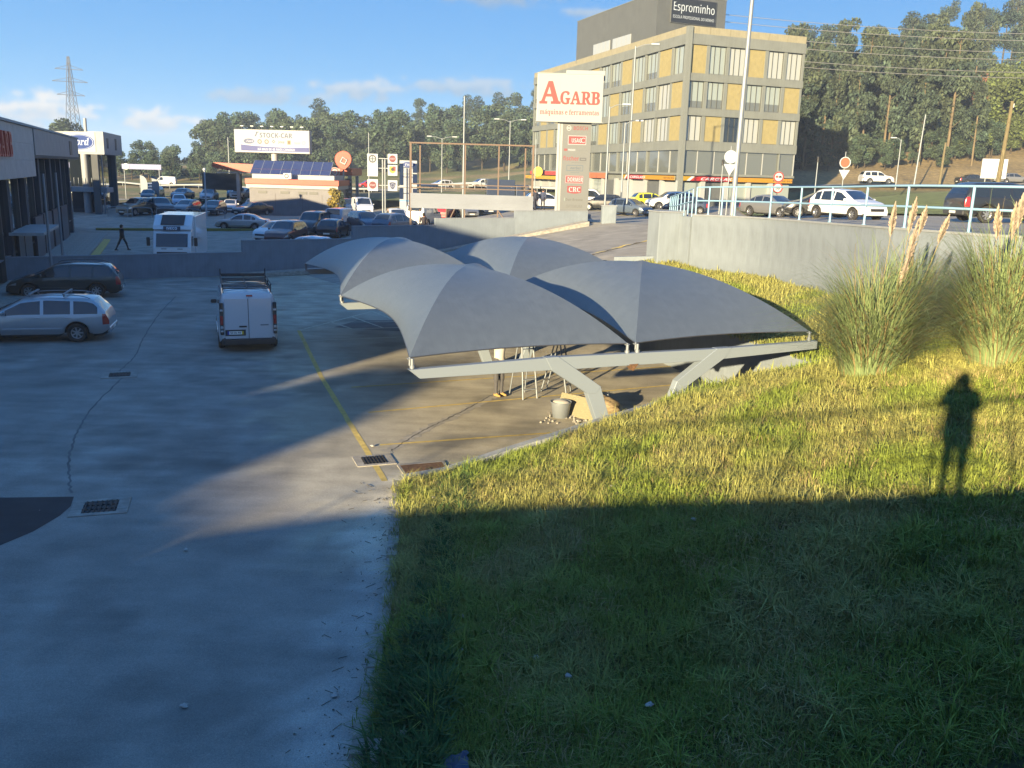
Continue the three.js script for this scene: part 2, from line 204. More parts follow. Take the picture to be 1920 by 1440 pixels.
const lotCol = (x, z) => { // worn, dusty, patched asphalt, with sunlight painted over the bays
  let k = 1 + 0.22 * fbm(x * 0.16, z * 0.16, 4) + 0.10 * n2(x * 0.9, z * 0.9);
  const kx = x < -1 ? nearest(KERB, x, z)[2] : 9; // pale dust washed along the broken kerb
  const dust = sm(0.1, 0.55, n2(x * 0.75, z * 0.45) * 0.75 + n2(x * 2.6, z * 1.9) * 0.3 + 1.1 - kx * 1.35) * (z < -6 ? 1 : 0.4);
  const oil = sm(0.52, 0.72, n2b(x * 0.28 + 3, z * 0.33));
  k *= 1 - 0.3 * oil; const bay = sm(-0.5, 0.5, (x + 2.3 - (z + 16.7) * 0.342) * 0.55 + 1.1 + n2(x * 0.5, z * 0.5) * 0.5 + n2b(x * 1.9, z * 1.9) * 0.25) * sm(-11.5, -14.5, z + n2b(x, z) * 0.8);  // bay: sunlit bays and strip beside them painted paler and warmer
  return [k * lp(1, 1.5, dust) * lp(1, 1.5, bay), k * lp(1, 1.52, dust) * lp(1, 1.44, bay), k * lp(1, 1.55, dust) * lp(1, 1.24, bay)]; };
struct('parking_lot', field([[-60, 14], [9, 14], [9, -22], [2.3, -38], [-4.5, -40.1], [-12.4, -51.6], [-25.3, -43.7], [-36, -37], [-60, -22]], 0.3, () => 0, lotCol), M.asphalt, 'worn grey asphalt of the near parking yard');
struct('showroom_yard', field([[-70, -16], [-36, -37.1], [-25.35, -43.9], [-12.5, -51.8], [-4.3, -57.6], [5, -61.4], [4, -112], [-90, -130], [-90, -60]], 1.5, lowH), M.asphaltFar, 'asphalt yard beyond the low wall where cars stand');
const rL = [[-12.45, 0, -51.6], [-4.2, 1.1, -57.3], [5.2, 2.86, -61]], rR = [[-4.5, 0, -40], [6.5, 2.62, -38.7], [9.3, 2.96, -58.4]];
const pl3 = (P, s) => { const i = s < 0.5 ? 0 : 1, t = s * 2 - i; return [0, 1, 2].map(k => lp(P[i][k], P[i + 1][k], t)); };
const rampAt = (s, t) => { const a = pl3(rL, s), b = pl3(rR, s); return [0, 1, 2].map(k => lp(a[k], b[k], t)); };
struct('ramp', grid(40, 24, (s, t) => { const p = rampAt(s, t); p[1] += 0.006; return p; }), M.asphaltFar, 'asphalt ramp climbing to the street');
struct('street', field([...PARAPET, [40, -14], [90, -30], [120, -100], [110, -113], [-6, -113], [4.4, -62], [9.4, -58.6], [7.3, -38]], 1.2, upperH), M.asphaltFar, 'upper street with parked cars');
struct('verge', field([[17.5, -68], [30, -46], [60, -36], [95, -55], [100, -112], [46, -112], [30, -98], [21, -88]], 1.5, (x, z) => upperH(x, z) + 0.12 + 0.8 * sm(0, 14, nearest([[17.5, -68], [30, -46], [60, -36], [95, -55], [100, -112], [46, -112], [30, -98], [21, -88]], x, z)[2])), M.meadow, 'mown grass verge across the street');
const BANK = [...KERB, ...RIM.slice(1), ...ENDRIM.slice(1), [4, -38.6], [6.3, -38.3], ...PARAPET, [20, -12], [20, 4]];
struct('grass_bank', field(BANK, 0.3, bankH, (x, z) => { const k = 0.8 + 0.5 * n2(x * 0.8, z * 0.8), d = sm(0.1, 0.6, n2b(x * 0.35, z * 0.35)); return [k * lp(1, 1.9, d), k * lp(1, 1.5, d), k * lp(1, 1.5, d)]; }), M.soil, 'earth of the grassy bank');
// highway below the woods
const HW = [[-160, -238], [-80, -207], [-28, -171], [-6, -146], [14, -131], [50, -128.5], [82, -130], [130, -120]];
const hwc = new THREE.CatmullRomCurve3(HW.map(p => V(p[0], 0, p[1])));
struct('highway', grid(90, 2, (s, t) => { const p = hwc.getPoint(s), d = hwc.getTangent(s); const k = (t - 0.5) * 8, x = p.x - d.z * k, z = p.z + d.x * k; return [x, hillH(p.x, p.z) + 0.22, z]; }), M.asphaltFar, 'road running below the woods');

// ---------------------------------------------------------------- kerbs, walls
{ // broken kerb of short concrete lengths along the near lot
  const P = KERB.slice(1); const g = thing('kerb', 'broken pale concrete kerb along the left foot of the grass bank', 'kerb');
  g.userData.kind = 'structure';
  for (let i = 0; i + 1 < P.length; i++) { const [ax, az] = P[i], [bx, bz] = P[i + 1], l = Math.hypot(bx - ax, bz - az), n = Math.round(l / 0.85); for (let k = 0; k < n; k++) { const s0 = (k + 0.02) / n, s1 = (k + 0.98) / n, j = (R() - 0.5) * 0.05, sink = R() * 0.07; part(g, 'kerb_stone', beam([lp(ax, bx, s0) + j - 0.09, 0.02 - sink, lp(az, bz, s0)], [lp(ax, bx, s1) + j * 0.5 - 0.09, 0.03 - sink, lp(az, bz, s1)], 0.17, 0.28), M.concrete); } }
}
const rimTop = RIM.map(([x, z]) => [x, z, -0.05, bankH(x, z) + 0.10]);
solo('retaining_wall', wallRun(rimTop, 0.2), M.wallcap, 'low pale concrete retaining wall between carport bays and grass bank', 'wall');
solo('end_wall', wallRun(ENDRIM.map(([x, z]) => [x, z, -0.05, bankH(x, z) + 0.06]), 0.16), M.wallpaint, 'pale grey wall closing the right end of the carport', 'wall');
{ // parapet wall under the blue railing
  const P = PARAPET.map(([x, z]) => [x, z, bankH(x, z) - 0.6, upperH(x, z) + 0.02]);
  const g = thing('street_retaining_wall', 'tall curved pale grey retaining wall under the blue railing', 'wall');
  part(g, 'wall_face', wallRun(P, 0.3), M.wallpaint);
  part(g, 'coping', wallRun(P.map(([x, z, , t]) => [x, z, t + 0.002, t + 0.06]), 0.36), M.wallcap);
  solo('corner_wall', wallRun([[6.6, -38.6, 1.8, 4.42], [7.2, -37.1, 1.7, 4.44]], 0.28), M.wallpaint, 'narrow wall piece joining the end block to the curved wall', 'wall'); const b = thing('wall_end_block', 'square pale grey block ending the retaining wall beside the ramp', 'wall block', [6.25, 2.3, -38.3], 0.25);
  part(b, 'block', rbox(1.05, 2.25, 1.2, 0.03, 0, 1.12, 0), M.wallpaint); part(b, 'block_cap', box(1.1, 0.05, 1.25, 0, 2.28, 0), M.wallcap);
  solo('ramp_side_wall', wallRun([[6.95, -37.9, 1.5, 4.42], [7.6, -44, 2, 4.05], [9.5, -58.3, 2.2, 3.55]], 0.25), M.wallpaint, 'grey wall along the right side of the ramp behind the block', 'wall');
  solo('low_kerb_wall', wallRun([[4.2, -38.35, 1.6, 2.62], [6.2, -38.0, 1.8, 2.75]], 0.25), M.wallpaint, 'short low grey wall where the grass meets the ramp', 'wall');
}
{ // stepped wall dividing the two yards and climbing the ramp
  const g = thing('dividing_wall', 'long stepped grey wall between the near yard and the showroom yard', 'wall');
  const seg = [[[-60, -22.4], [-36, -37.05], -0.1, -0.1, 1.22, 1.22], [[-36, -37.05], [-25.3, -43.8], -0.1, -0.1, 1.22, 1.22], [[-25.3, -43.8], [-15.2, -50.0], -0.1, -0.1, 1.22, 1.24], [[-15.2, -50.0], [-9.7, -53.5], -0.1, 0.2, 1.88, 1.88], [[-9.7, -53.5], [-5.1, -56.7], 0.2, 0.8, 2.62, 2.62], [[-5.1, -56.7], [-0.15, -59.1], 0.8, 1.8, 3.05, 3.1], [[-0.15, -59.1], [4.7, -60.9], 1.8, 2.7, 3.55, 3.6]];
  seg.forEach(([a, b, a0, b0, a1, b1], i) => { part(g, 'wall_length', wallRun([[a[0], a[1], a0, a1], [b[0], b[1], b0, b1]], 0.22 + (i % 2) * 0.006), M.wallpaint); part(g, 'coping', wallRun([[a[0], a[1], a1 + 0.001, a1 + 0.04], [b[0], b[1], b1 + 0.001, b1 + 0.04]], 0.27 + (i % 2) * 0.006), M.wallcap); });
  solo('ramp_kerb', wallRun([[-15, -49.3, -0.02, 0.16], [-9.5, -52.7, 0.1, 0.38], [-4.3, -56.3, 0.9, 1.22], [4.6, -60.2, 2.6, 2.98]], 0.9), M.concrete, 'pale concrete kerb at the foot of the stepped wall', 'kerb');
}
// ---------------------------------------------------------------- markings and ironwork in the near lot
const A0 = V(-2.0, 0, -16.98), U = V(0.9007, 0, -0.4344), Wd = V(-0.3323, 0, -0.9432);
const C2 = (i, j) => [A0.x + U.x * i + Wd.x * j, A0.z + U.z * i + Wd.z * j];
{
  struct('bay_front_line', [stripe([-2.45, -16.75], [-5.6, -25.6], 0.13), stripe([-5.6, -25.6], [-8.05, -33.1], 0.13)], M.yellowline, 'worn yellow line along the front of the parking bays');
  for (const [a, b, m] of [[[-2.9, -19.1], [2.6, -21.0], 'yellowline'], [[-3.6, -21.8], [4.9, -25.9], 'yellowline'], [[-4.5, -24.4], [5.4, -28.6], 'yellowline'], [[-7.45, -31.0], [-1, -33.6], 'paleline'], [[-8.05, -33.1], [-2, -35.2], 'paleline'], [[-8.05, -33.1], [-6.1, -38.2], 'paleline'], [[-6.1, -38.2], [-3.4, -33.6], 'paleline'], [[-7.3, -35.2], [-6.2, -33.8], 'paleline'], [[-6.75, -36.7], [-5.0, -34.1], 'paleline'], [[-7.35, -35.1], [-3.5, -36], 'paleline']]) struct('bay_line', stripe(a, b, 0.09, 0.008), M[m], 'painted bay line on the asphalt');
  struct('ramp_line', stripe([2.2, -41.5], [7.6, -48.5], 0.14, (x, z) => { let b = 1e9, y = 0; for (let s = 0; s <= 1; s += 0.02) for (let t = 0; t <= 1; t += 0.04) { const p = rampAt(s, t), q = (p[0] - x) ** 2 + (p[2] - z) ** 2; if (q < b) { b = q; y = p[1]; } } return y + 0.05; }), M.yellowline, 'faded yellow line on the ramp');
  struct('asphalt_patch', sheet([[-14, -15.0], [-10.5, -15.2], [-9.1, -15.28], [-7.95, -15.42], [-7.78, -14.95], [-7.75, -14.5], [-7.84, -13.8], [-8.1, -13.1], [-8.5, -11.9], [-14, -10.5]], 0.005), M.asphaltNew, 'black patch of newer asphalt');
  struct('asphalt_patch', sheet([[-6.5, -24.4], [-5.9, -26.2], [-3.3, -26.6], [-2.2, -24.8], [-4, -23.9]].map(([x, z]) => [x - 0.4, z - 9.6]), 0.004), M.asphaltDark, 'darker asphalt patch in the bays');
  // crack and patched joint
  const crack = (pts, w, m, y) => { const P = new THREE.CatmullRomCurve3(pts.map(p => V(p[0], 0, p[1]))); return grid(pts.length * 14, 1, (s, t) => { const p = P.getPoint(s), d = P.getTangent(s), k = (t - 0.5) * w * (0.55 + 0.9 * Math.abs(n2(s * 23 + w * 90, t * 0.3))) + 0.03 * n2(s * 31, 5); return [p.x - d.z * k, y, p.z + d.x * k]; }); };
  struct('joint_strip', crack([[-2.7, -18.6], [-2.1, -20.2], [-1.1, -22.4], [-0.2, -24.6]], 0.30, 0, 0.004), M.concrete, 'pale cement strip patched along a joint');
  struct('crack', crack([[-2.6, -18.7], [-2.15, -20.1], [-1.2, -22.3], [-0.3, -24.6]], 0.022, 0, 0.008), M.black, 'dark crack in the asphalt');
  struct('crack', crack([[-11.4, -24.8], [-11.9, -27.5], [-13, -31], [-14.4, -36], [-15.6, -41]], 0.045, 0, 0.005), M.asphaltDark, 'long crack running to the far drain');
  struct('crack', crack([[-11.2, -25.4], [-10.3, -21], [-9.1, -17.6], [-8.1, -15.6]], 0.05, 0, 0.005), M.asphaltDark, 'crack between two drains');
  function drain(label, x, z, ry, s = 1) { const g = thing('drain_grate', label, 'drain', [x, 0, z], ry, 'drain grates in the lot'); part(g, 'surround', [box(1.0 * s, 0.02, 0.12 * s, 0, 0.008, 0.36 * s), box(1.0 * s, 0.02, 0.12 * s, 0, 0.008, -0.36 * s), box(0.2 * s, 0.02, 0.6 * s, 0.4 * s, 0.0075, 0), box(0.2 * s, 0.02, 0.6 * s, -0.4 * s, 0.0075, 0)], M.concrete); part(g, 'pit', box(0.6 * s, 0.004, 0.6 * s, 0, 0.004, 0), M.black); for (let k = 0; k < 7; k++) part(g, 'grate_bar', box(0.03 * s, 0.02, 0.6 * s, (-0.26 + k * 0.0867) * s, 0.018, 0), M.iron); part(g, 'cross_bar', [box(0.6 * s, 0.016, 0.025, 0, 0.014, 0.1), box(0.6 * s, 0.016, 0.025, 0, 0.014, -0.1)], M.iron); }
  drain('square iron drain grate on the yellow line beside the rusty cover', -2.86, -18.0, 0.35, 0.82); drain('iron drain grate in a concrete frame beside the black asphalt patch', -7.25, -14.95, 0.3, 0.95); drain('small dark drain grate in the middle of the shaded yard', -11.3, -25.1, 0.35, 0.95);
  const c = thing('inspection_cover', 'rusty brown square steel cover by the tip of the grass bank', 'cover', [-1.72, 0, -17.45], 0.35); part(c, 'frame', [box(1.0, 0.03, 0.05, 0, 0.012, 0.42), box(1.0, 0.03, 0.05, 0, 0.012, -0.42), box(0.05, 0.03, 0.8, 0.47, 0.012, 0), box(0.05, 0.03, 0.8, -0.47, 0.012, 0)], M.concrete); part(c, 'lid', box(0.89, 0.03, 0.78, 0, 0.012, 0), M.rust); part(c, 'handle', box(0.1, 0.03, 0.03, 0.05, 0.036, 0), M.iron);
}

// ---------------------------------------------------------------- carport: four membrane canopies on steel frames
{
  const HC = 2.45, HA = 3.72;
  function membrane(i0, i1, j0, j1) {
    const Cn = [[i0, j0], [i1, j0], [i1, j1], [i0, j1]], ci = (i0 + i1) / 2, cj = (j0 + j1) / 2, pos = [], idx = [], uv = [], N = 18, Q = 14;
    for (let f = 0; f < 4; f++) { const a = Cn[f], b = Cn[(f + 1) % 4], base = pos.length / 3, el = Math.hypot((b[0] - a[0]), (b[1] - a[1])), S = f % 2 ? 0.1 : 0.025;
      for (let n = 0; n <= N; n++) for (let q = 0; q <= Q; q++) { const r = n / N, t = q / Q, sg = 4 * t * (1 - t) * S * r * r, rr = r * (1 - sg * 1.0);
        const i = ci + (lp(a[0], b[0], t) - ci) * r * (1 - sg * 2.0), j = cj + (lp(a[1], b[1], t) - cj) * r * (1 - sg * 2.0);
        const hgt = HC + (HA - HC) * (1 - Math.pow(r, 2.05)) + (HA - HC) * sg * 0.9 * r - 0.05 * 4 * t * (1 - t) * (1 - r) * r * 4;
        const [x, z] = C2(i, j); pos.push(x, hgt, z); uv.push(i, j); }
      for (let n = 0; n < N; n++) for (let q = 0; q < Q; q++) { const o = base + n * (Q + 1) + q; idx.push(o, o + Q + 1, o + 1, o + 1, o + Q + 1, o + Q + 2); } }
    return geom(pos, idx, uv);
  }
  const J = [0, 8.95, 17.9];
  const lab = [['nearest left', 'grey fabric canopy at the front left, nearest the drain grate'], ['nearest right', 'grey fabric canopy at the front right, beside the grass bank'], ['back left', 'grey fabric canopy at the back left, nearest the white van'], ['back right', 'grey fabric canopy at the back right, nearest the ramp']];
  const cable = matx('cable', 0.10, 0.105, 0.11, { roughness: 0.4, metalness: 0.6 });
  let k = 0;
  for (const j of [0, 1]) for (const i of [0, 1]) {
    const i0 = i ? 5.22 : 0.02, i1 = i ? 10.2 : 5.0, j0 = J[j] + 0.06, j1 = J[j + 1] - 0.06;
    const g = thing('carport_canopy', lab[k][1], 'canopy', [0, 0, 0], 0, 'tensile canopies of the carport'); k++;
    part(g, 'membrane', membrane(i0, i1, j0, j1), M.membrane);
    const corners = [[i0, j0], [i1, j0], [i1, j1], [i0, j1]], ci = (i0 + i1) / 2, cj = (j0 + j1) / 2;
    for (let f = 0; f < 4; f++) { const a = corners[f], b = corners[(f + 1) % 4], S = f % 2 ? 0.1 : 0.025, P = []; for (let q = 0; q <= 12; q++) { const t = q / 12, sg = 4 * t * (1 - t) * S, i2 = ci + (lp(a[0], b[0], t) - ci) * (1 - sg * 2.0), j2 = cj + (lp(a[1], b[1], t) - cj) * (1 - sg * 2.0), [x, z] = C2(i2, j2); P.push([x, HC + (HA - HC) * sg * 0.9 - 0.012, z]); } part(g, 'edge_cable', tube(P, 0.014, 24, 5), cable); }
    for (const [a, b] of [[0, 2], [1, 3]]) { const P = []; for (let q = 0; q <= 16; q++) { const s = q / 8 - 1, A = corners[s < 0 ? a : b], r = Math.abs(s), [x, z] = C2(ci + (A[0] - ci) * r, cj + (A[1] - cj) * r); P.push([x, HC + (HA - HC) * (1 - Math.pow(r, 2.05)) - 0.045, z]); } part(g, 'arch_rib', tube(P, 0.03, 28, 6), M.galv); }
    for (const [ci2, cj2] of corners) { const [x, z] = C2(ci2, cj2); part(g, 'corner_plate', [box(0.09, 0.02, 0.09, x, HC - 0.03, z, 0.45), bar([x, 2.28, z], [x, HC, z], 0.022, 6)], M.galv); }
  }
  const fl = ['front steel frame of the carport with two bent columns', 'middle steel frame of the carport under the canopies', 'back steel frame of the carport nearest the ramp'];
  J.forEach((j, n) => {
    const g = thing('steel_portal', fl[n], 'steel frame', [0, 0, 0], 0, 'steel frames of the carport');
    const P = (i, y, dj = 0) => { const [x, z] = C2(i, j + dj); return [x, y, z]; };
    const hexa = (pts, dp = 0.15) => { const s = new THREE.Shape(pts.map(p => new THREE.Vector2(...p))), e = new THREE.ExtrudeGeometry(s, { depth: dp, bevelEnabled: true, bevelThickness: 0.006, bevelSize: 0.006, bevelSegments: 1 }); e.translate(0, 0, -dp / 2); e.rotateY(Math.atan2(0.4344, 0.9007)); const [x, z] = C2(0, j); e.translate(x, 0, z); return boxUV(e); };
    part(g, 'beam', hexa([[-0.02, 2.22], [3.18, 2.27], [3.12, 2.01], [0.2, 2.04]]), M.steelpaint);
    part(g, 'beam', hexa([[3.2, 2.27], [7.42, 2.2], [10.36, 2.22], [10.36, 2.04], [7.3, 1.96], [3.35, 2.0]]), M.steelpaint);
    part(g, 'column', hexa([[2.95, 2.276], [3.24, 2.276], [4.3, 1.56], [4.18, 1.42], [3.98, 1.44], [3.1, 2.0]], 0.176), M.steelpaint);
    part(g, 'column_foot', hexa([[3.985, 1.43], [4.3, 1.55], [4.86, 0], [4.58, 0]], 0.164), M.steelpaint);
    part(g, 'column', hexa([[7.75, 2.21], [7.35, 2.21], [6.3, 1.53], [6.42, 1.38], [6.62, 1.42], [7.6, 2.0]], 0.176), M.steelpaint);
    part(g, 'column_foot', hexa([[6.3, 1.52], [6.6, 1.43], [6.0, 0], [5.7, 0]], 0.164), M.steelpaint);
    for (const i of [4.7, 5.85]) part(g, 'base_plate', box(0.45, 0.02, 0.35, ...P(i, 0.012), 0.45), M.galv);
    for (const i of [0.06, 4.98, 5.24, 10.16]) part(g, 'tension_post', [bar(P(i, 2.2), P(i, 2.43), 0.034, 8), bar(P(i, 2.24), P(i, 2.3), 0.055, 8)], M.galv);
    part(g, 'gusset', hexa([[5.0, 2.0], [5.22, 2.0], [5.11, 1.86]], 0.19), M.rust);
  });
}
// ---------------------------------------------------------------- work site under the carport
{
  const alu = M.galv;
  function ladder(label, x, z, ry, h = 1.9) { const g = thing('step_ladder', label, 'ladder', [x, 0, z], ry); for (const s of [-1, 1]) { part(g, 'rail', bar([s * 0.22, 0.01, 0.32], [s * 0.16, h, 0.02], 0.024, 6), alu); part(g, 'rear_leg', bar([s * 0.24, 0.01, -0.42], [s * 0.17, h - 0.04, -0.03], 0.02, 6), alu); } for (let k = 1; k < 7; k++) { const t = k / 7; part(g, 'rung', beam([-0.22 + 0.05 * t, h * t, lp(0.32, 0.02, t)], [0.22 - 0.05 * t, h * t, lp(0.32, 0.02, t)], 0.07, 0.02), alu); } part(g, 'top_step', box(0.4, 0.03, 0.22, 0, h, 0), alu); part(g, 'spreader', bar([-0.2, 0.8, 0.2], [-0.21, 0.8, -0.26], 0.008, 5), alu); }
  ladder('aluminium step ladder standing beside the worker under the carport', 0.35, -23.9, 0.5); ladder('aluminium step ladder leaning folded to the right of the worker', 1.3, -24.6, 1.2, 1.7);
  const b = thing('paint_bucket', 'grey bucket full of white paint on the bay floor', 'bucket', [1.25, 0, -21.9]); { const pr = [[0, 0.01], [0.2, 0.01], [0.26, 0.4], [0.275, 0.41], [0.255, 0.41], [0.25, 0.38]].map(p => new THREE.Vector2(...p)); part(b, 'pail', new THREE.LatheGeometry(pr, 20), M.galv); part(b, 'rim_band', new THREE.TorusGeometry(0.267, 0.012, 6, 20).rotateX(Math.PI / 2).translate(0, 0.405, 0), M.galv); part(b, 'paint', new THREE.SphereGeometry(0.24, 14, 8, 0, 6.3, 0, 1.5).scale(1, 0.35, 1).translate(0, 0.36, 0), matx('plaster', 0.55, 0.52, 0.44)); }
  const w = thing('wheelbarrow_tray', 'tilted wooden mixing tray with sacks beside the bent column', 'tray', [1.9, 0, -22.3], 0.3); part(w, 'board', new RoundedBoxGeometry(1.2, 0.035, 0.55, 2, 0.01).rotateX(1.15).rotateY(-1.0).translate(-0.28, 0.25, 0.2), matx('oldboard', 0.33, 0.29, 0.22, { map: soilTex, rep: 3 })); { const sk = new THREE.SphereGeometry(1, 18, 12); const p = sk.attributes.position; for (let i = 0; i < p.count; i++) { const x = p.getX(i), y = p.getY(i), z = p.getZ(i), k = 1 + 0.14 * n2(x * 2.2, z * 2.2 + y) + 0.05 * n2(x * 7, y * 7); p.setXYZ(i, x * 0.62 * k, Math.max(-0.2, y * 0.3 * k) + 0.21, z * 0.36 * k); } sk.computeVertexNormals(); sk.rotateY(-0.5); sk.translate(0.25, 0, 0.1); part(w, 'sack', sk, matx('sackcloth', 0.36, 0.27, 0.19, { map: soilTex, rep: 3 })); part(w, 'side_board', new THREE.BoxGeometry(0.5, 0.03, 0.4).rotateZ(1.2).rotateY(-0.5).translate(0.62, 0.25, -0.2), M.galv); }
  const grav = []; for (let k = 0; k < 60; k++) { const gx = 1.5 + (R() - 0.5) * 1.6, gz = -21.75 + (R() - 0.5) * 1.0; grav.push(new THREE.IcosahedronGeometry(0.012 + R() * 0.028, 0).translate(gx, 0.012, gz)); }
  tag(solo('rubble', grav, M.concrete, 'small crumbs of rubble around the paint bucket', 'rubble'), 'small crumbs of rubble around the paint bucket', 'rubble', null, 'stuff');
}

// ---------------------------------------------------------------- vehicles
// body lofted along +x (forward); top = silhouette [x,y] from tail to nose; win = side window spans
const TYPES = {
  hatch: { L: 4.0, W: 1.72, H: 1.48, wb: 2.5, fo: 0.78, R: 0.30, belt: 0.92, clr: 0.2, top: [[-2.0, 0.62], [-1.97, 0.9], [-1.86, 1.0], [-1.5, 1.38], [-1.2, 1.45], [-0.4, 1.48], [0.25, 1.42], [1.05, 0.99], [1.55, 0.87], [1.9, 0.72], [2.0, 0.5]], ws: [0.3, 1.05], rw: [-1.84, -1.45], win: [[-1.5, -1.12], [-1.04, -0.22], [-0.14, 0.72]] },
  wagon: { L: 4.65, W: 1.78, H: 1.5, wb: 2.72, fo: 0.92, R: 0.32, belt: 0.95, clr: 0.18, top: [[-2.32, 0.62], [-2.3, 0.92], [-2.2, 1.02], [-1.88, 1.4], [-1.6, 1.46], [-0.4, 1.5], [0.35, 1.44], [1.18, 1.0], [1.75, 0.88], [2.2, 0.72], [2.32, 0.5]], ws: [0.4, 1.18], rw: [-2.2, -1.86], win: [[-1.98, -1.24], [-1.14, -0.32], [-0.22, 0.84]] },
  sedan: { L: 4.7, W: 1.78, H: 1.43, wb: 2.72, fo: 0.88, R: 0.31, belt: 0.92, clr: 0.18, top: [[-2.35, 0.6], [-2.33, 0.9], [-2.2, 0.97], [-1.65, 1.0], [-0.95, 1.36], [-0.4, 1.43], [0.3, 1.38], [1.08, 0.97], [1.75, 0.86], [2.22, 0.7], [2.35, 0.48]], ws: [0.35, 1.08], rw: [-1.62, -0.95], win: [[-1.3, -0.95], [-0.88, -0.26], [-0.16, 0.74]] },
  suv: { L: 4.5, W: 1.84, H: 1.72, wb: 2.62, fo: 0.86, R: 0.36, belt: 1.08, clr: 0.25, top: [[-2.25, 0.7], [-2.24, 1.1], [-2.16, 1.2], [-1.95, 1.6], [-1.7, 1.68], [-0.4, 1.72], [0.3, 1.66], [1.0, 1.15], [1.65, 1.05], [2.15, 0.88], [2.25, 0.58]], ws: [0.36, 1.0], rw: [-2.16, -1.93], win: [[-1.95, -1.2], [-1.1, -0.24], [-0.14, 0.7]] },
  van: { L: 4.8, W: 1.9, H: 1.96, wb: 3.0, fo: 0.85, R: 0.33, belt: 1.12, clr: 0.22, top: [[-2.4, 0.5], [-2.4, 1.3], [-2.35, 1.86], [-2.22, 1.93], [-0.6, 1.97], [0.6, 1.96], [0.95, 1.9], [1.62, 1.24], [2.05, 1.05], [2.33, 0.8], [2.4, 0.52]], ws: [0.95, 1.62], rw: null, win: [[0.3, 1.32]] },
  minivan: { L: 4.3, W: 1.8, H: 1.8, wb: 2.7, fo: 0.85, R: 0.31, belt: 1.05, clr: 0.2, top: [[-2.15, 0.5], [-2.15, 1.1], [-2.1, 1.68], [-1.95, 1.76], [-0.6, 1.8], [0.3, 1.78], [0.6, 1.72], [1.25, 1.12], [1.75, 0.98], [2.05, 0.8], [2.15, 0.5]], ws: [0.6, 1.25], rw: [-2.12, -2.02], win: [[-0.1, 0.95]] },
};
const carCache = {};
function carGeo(type) {
  if (carCache[type]) return carCache[type];
  const T = TYPES[type], hw = T.W / 2, xf = T.L / 2 - T.fo, xr = xf - T.wb, Ra = T.R + 0.065;
  const xs = new Set(); const add = x => { if (x > -T.L / 2 + 1e-4 && x < T.L / 2 - 1e-4) xs.add(Math.round(x * 1000) / 1000); };
  for (const [x] of T.top) add(x); for (const s of T.win) s.forEach(add); T.ws.forEach(add); (T.rw || []).forEach(add);
  for (const c of [xf, xr]) for (let k = -6; k <= 6; k++) add(c + Ra * Math.sin(k / 6 * Math.PI / 2) * (Math.abs(k) === 6 ? 1.0 : 1));
  for (const d of [0.04, 0.1, 0.2, 0.34, 0.5]) { add(T.L / 2 - d); add(-T.L / 2 + d); } for (let x = -T.L / 2 + 0.25; x < T.L / 2; x += 0.22) add(x);
  const X = [-T.L / 2, ...[...xs].sort((a, b) => a - b).filter((x, i, a) => !i || x - a[i - 1] > 0.012), T.L / 2];
  const topAt = x => { const P = T.top; for (let i = 0; i + 1 < P.length; i++) if (x <= P[i + 1][0]) { const t = cl((x - P[i][0]) / Math.max(1e-6, P[i + 1][0] - P[i][0])); return lp(P[i][1], P[i + 1][1], t); } return P[P.length - 1][1]; };
  const topS = x => { let s = 0, w = 0; for (let k = -4; k <= 4; k++) { const q = 1 - Math.abs(k) / 5; s += q * topAt(cl(x + k * 0.028, -T.L / 2, T.L / 2)); w += q; } return s / w; };
  const rows = [], NR = 11;
  for (const x of X) {
    const e = Math.min(x + T.L / 2, T.L / 2 - x), front = x > 0;
    const w = hw * (1 - (front ? 0.20 : 0.11) * Math.pow(1 - cl(e / (front ? 0.75 : 0.5)), 2.2)), top = topS(x);
    const belt = Math.min(T.belt - (front ? 0.05 * sm(0.3, 1.2, x) : 0), top - 0.03), g = cl((top - belt - 0.04) / (T.H - T.belt - 0.04));
    const box2 = type === 'van' || type === 'minivan' ? 0.86 : 0.735, wt = lp(0.93 * w, box2 * hw * (w / hw), Math.pow(g, 0.8));
    let yb = T.clr + 0.16 * Math.pow(1 - cl(e / 0.35), 2); const arch = c => { const d = Math.abs(x - c); return d < Ra + 1e-3 ? T.R + Math.sqrt(Math.max(0, Ra * Ra - d * d)) : 0; }, ay = Math.max(arch(xf), arch(xr));
    const mid = Math.min(T.belt * 0.62, top - 0.12), y2 = Math.max(Math.min(yb + 0.1, mid - 0.05), ay), y3 = Math.max(mid, ay + 0.02), y4 = Math.max(belt - 0.1, y3 + 0.01), y5 = Math.max(belt, y4 + 0.01), tp = Math.max(top, y5 + 0.02);
    rows.push([[x, yb, 0], [x, Math.max(yb, ay), 0.8 * w], [x, y2, 0.975 * w], [x, y3, w], [x, y4, 0.985 * w], [x, y5, 0.955 * w], [x, lp(y5, tp, lp(0.5, 0.82, g)), lp(0.945 * w, wt * 1.045, g)], [x, lp(y5, tp, 0.95), wt * 0.94], [x, tp, wt * 0.82], [x, tp + 0.012 + 0.008 * g, wt * 0.42], [x, tp + 0.016 + 0.012 * g, 0]]);
  }
  const out = {}, full = [], fidx = [], ids = [];
  for (const s of [1, -1]) { const base = full.length / 3; rows.forEach(r => r.forEach(p => full.push(p[0], p[1], p[2] * s))); for (let i = 0; i + 1 < rows.length; i++) for (let r = 0; r + 1 < NR; r++) { const a = base + i * NR + r, b = a + 1, c = a + NR, d = c + 1, q = s > 0 ? [a, c, b, b, c, d] : [a, b, c, b, d, c]; fidx.push(...q); ids.push([i, r, s, q]); }
    for (const [ri, dir] of [[0, -1], [rows.length - 1, 1]]) { const o = base + ri * NR; for (let r = 0; r + 1 < NR - 1; r++) { const q = [o + NR - 1, o + r, o + r + 1]; if (dir * s > 0) q.reverse(); ids.push([-1, r, s, q]); fidx.push(...q); } } }
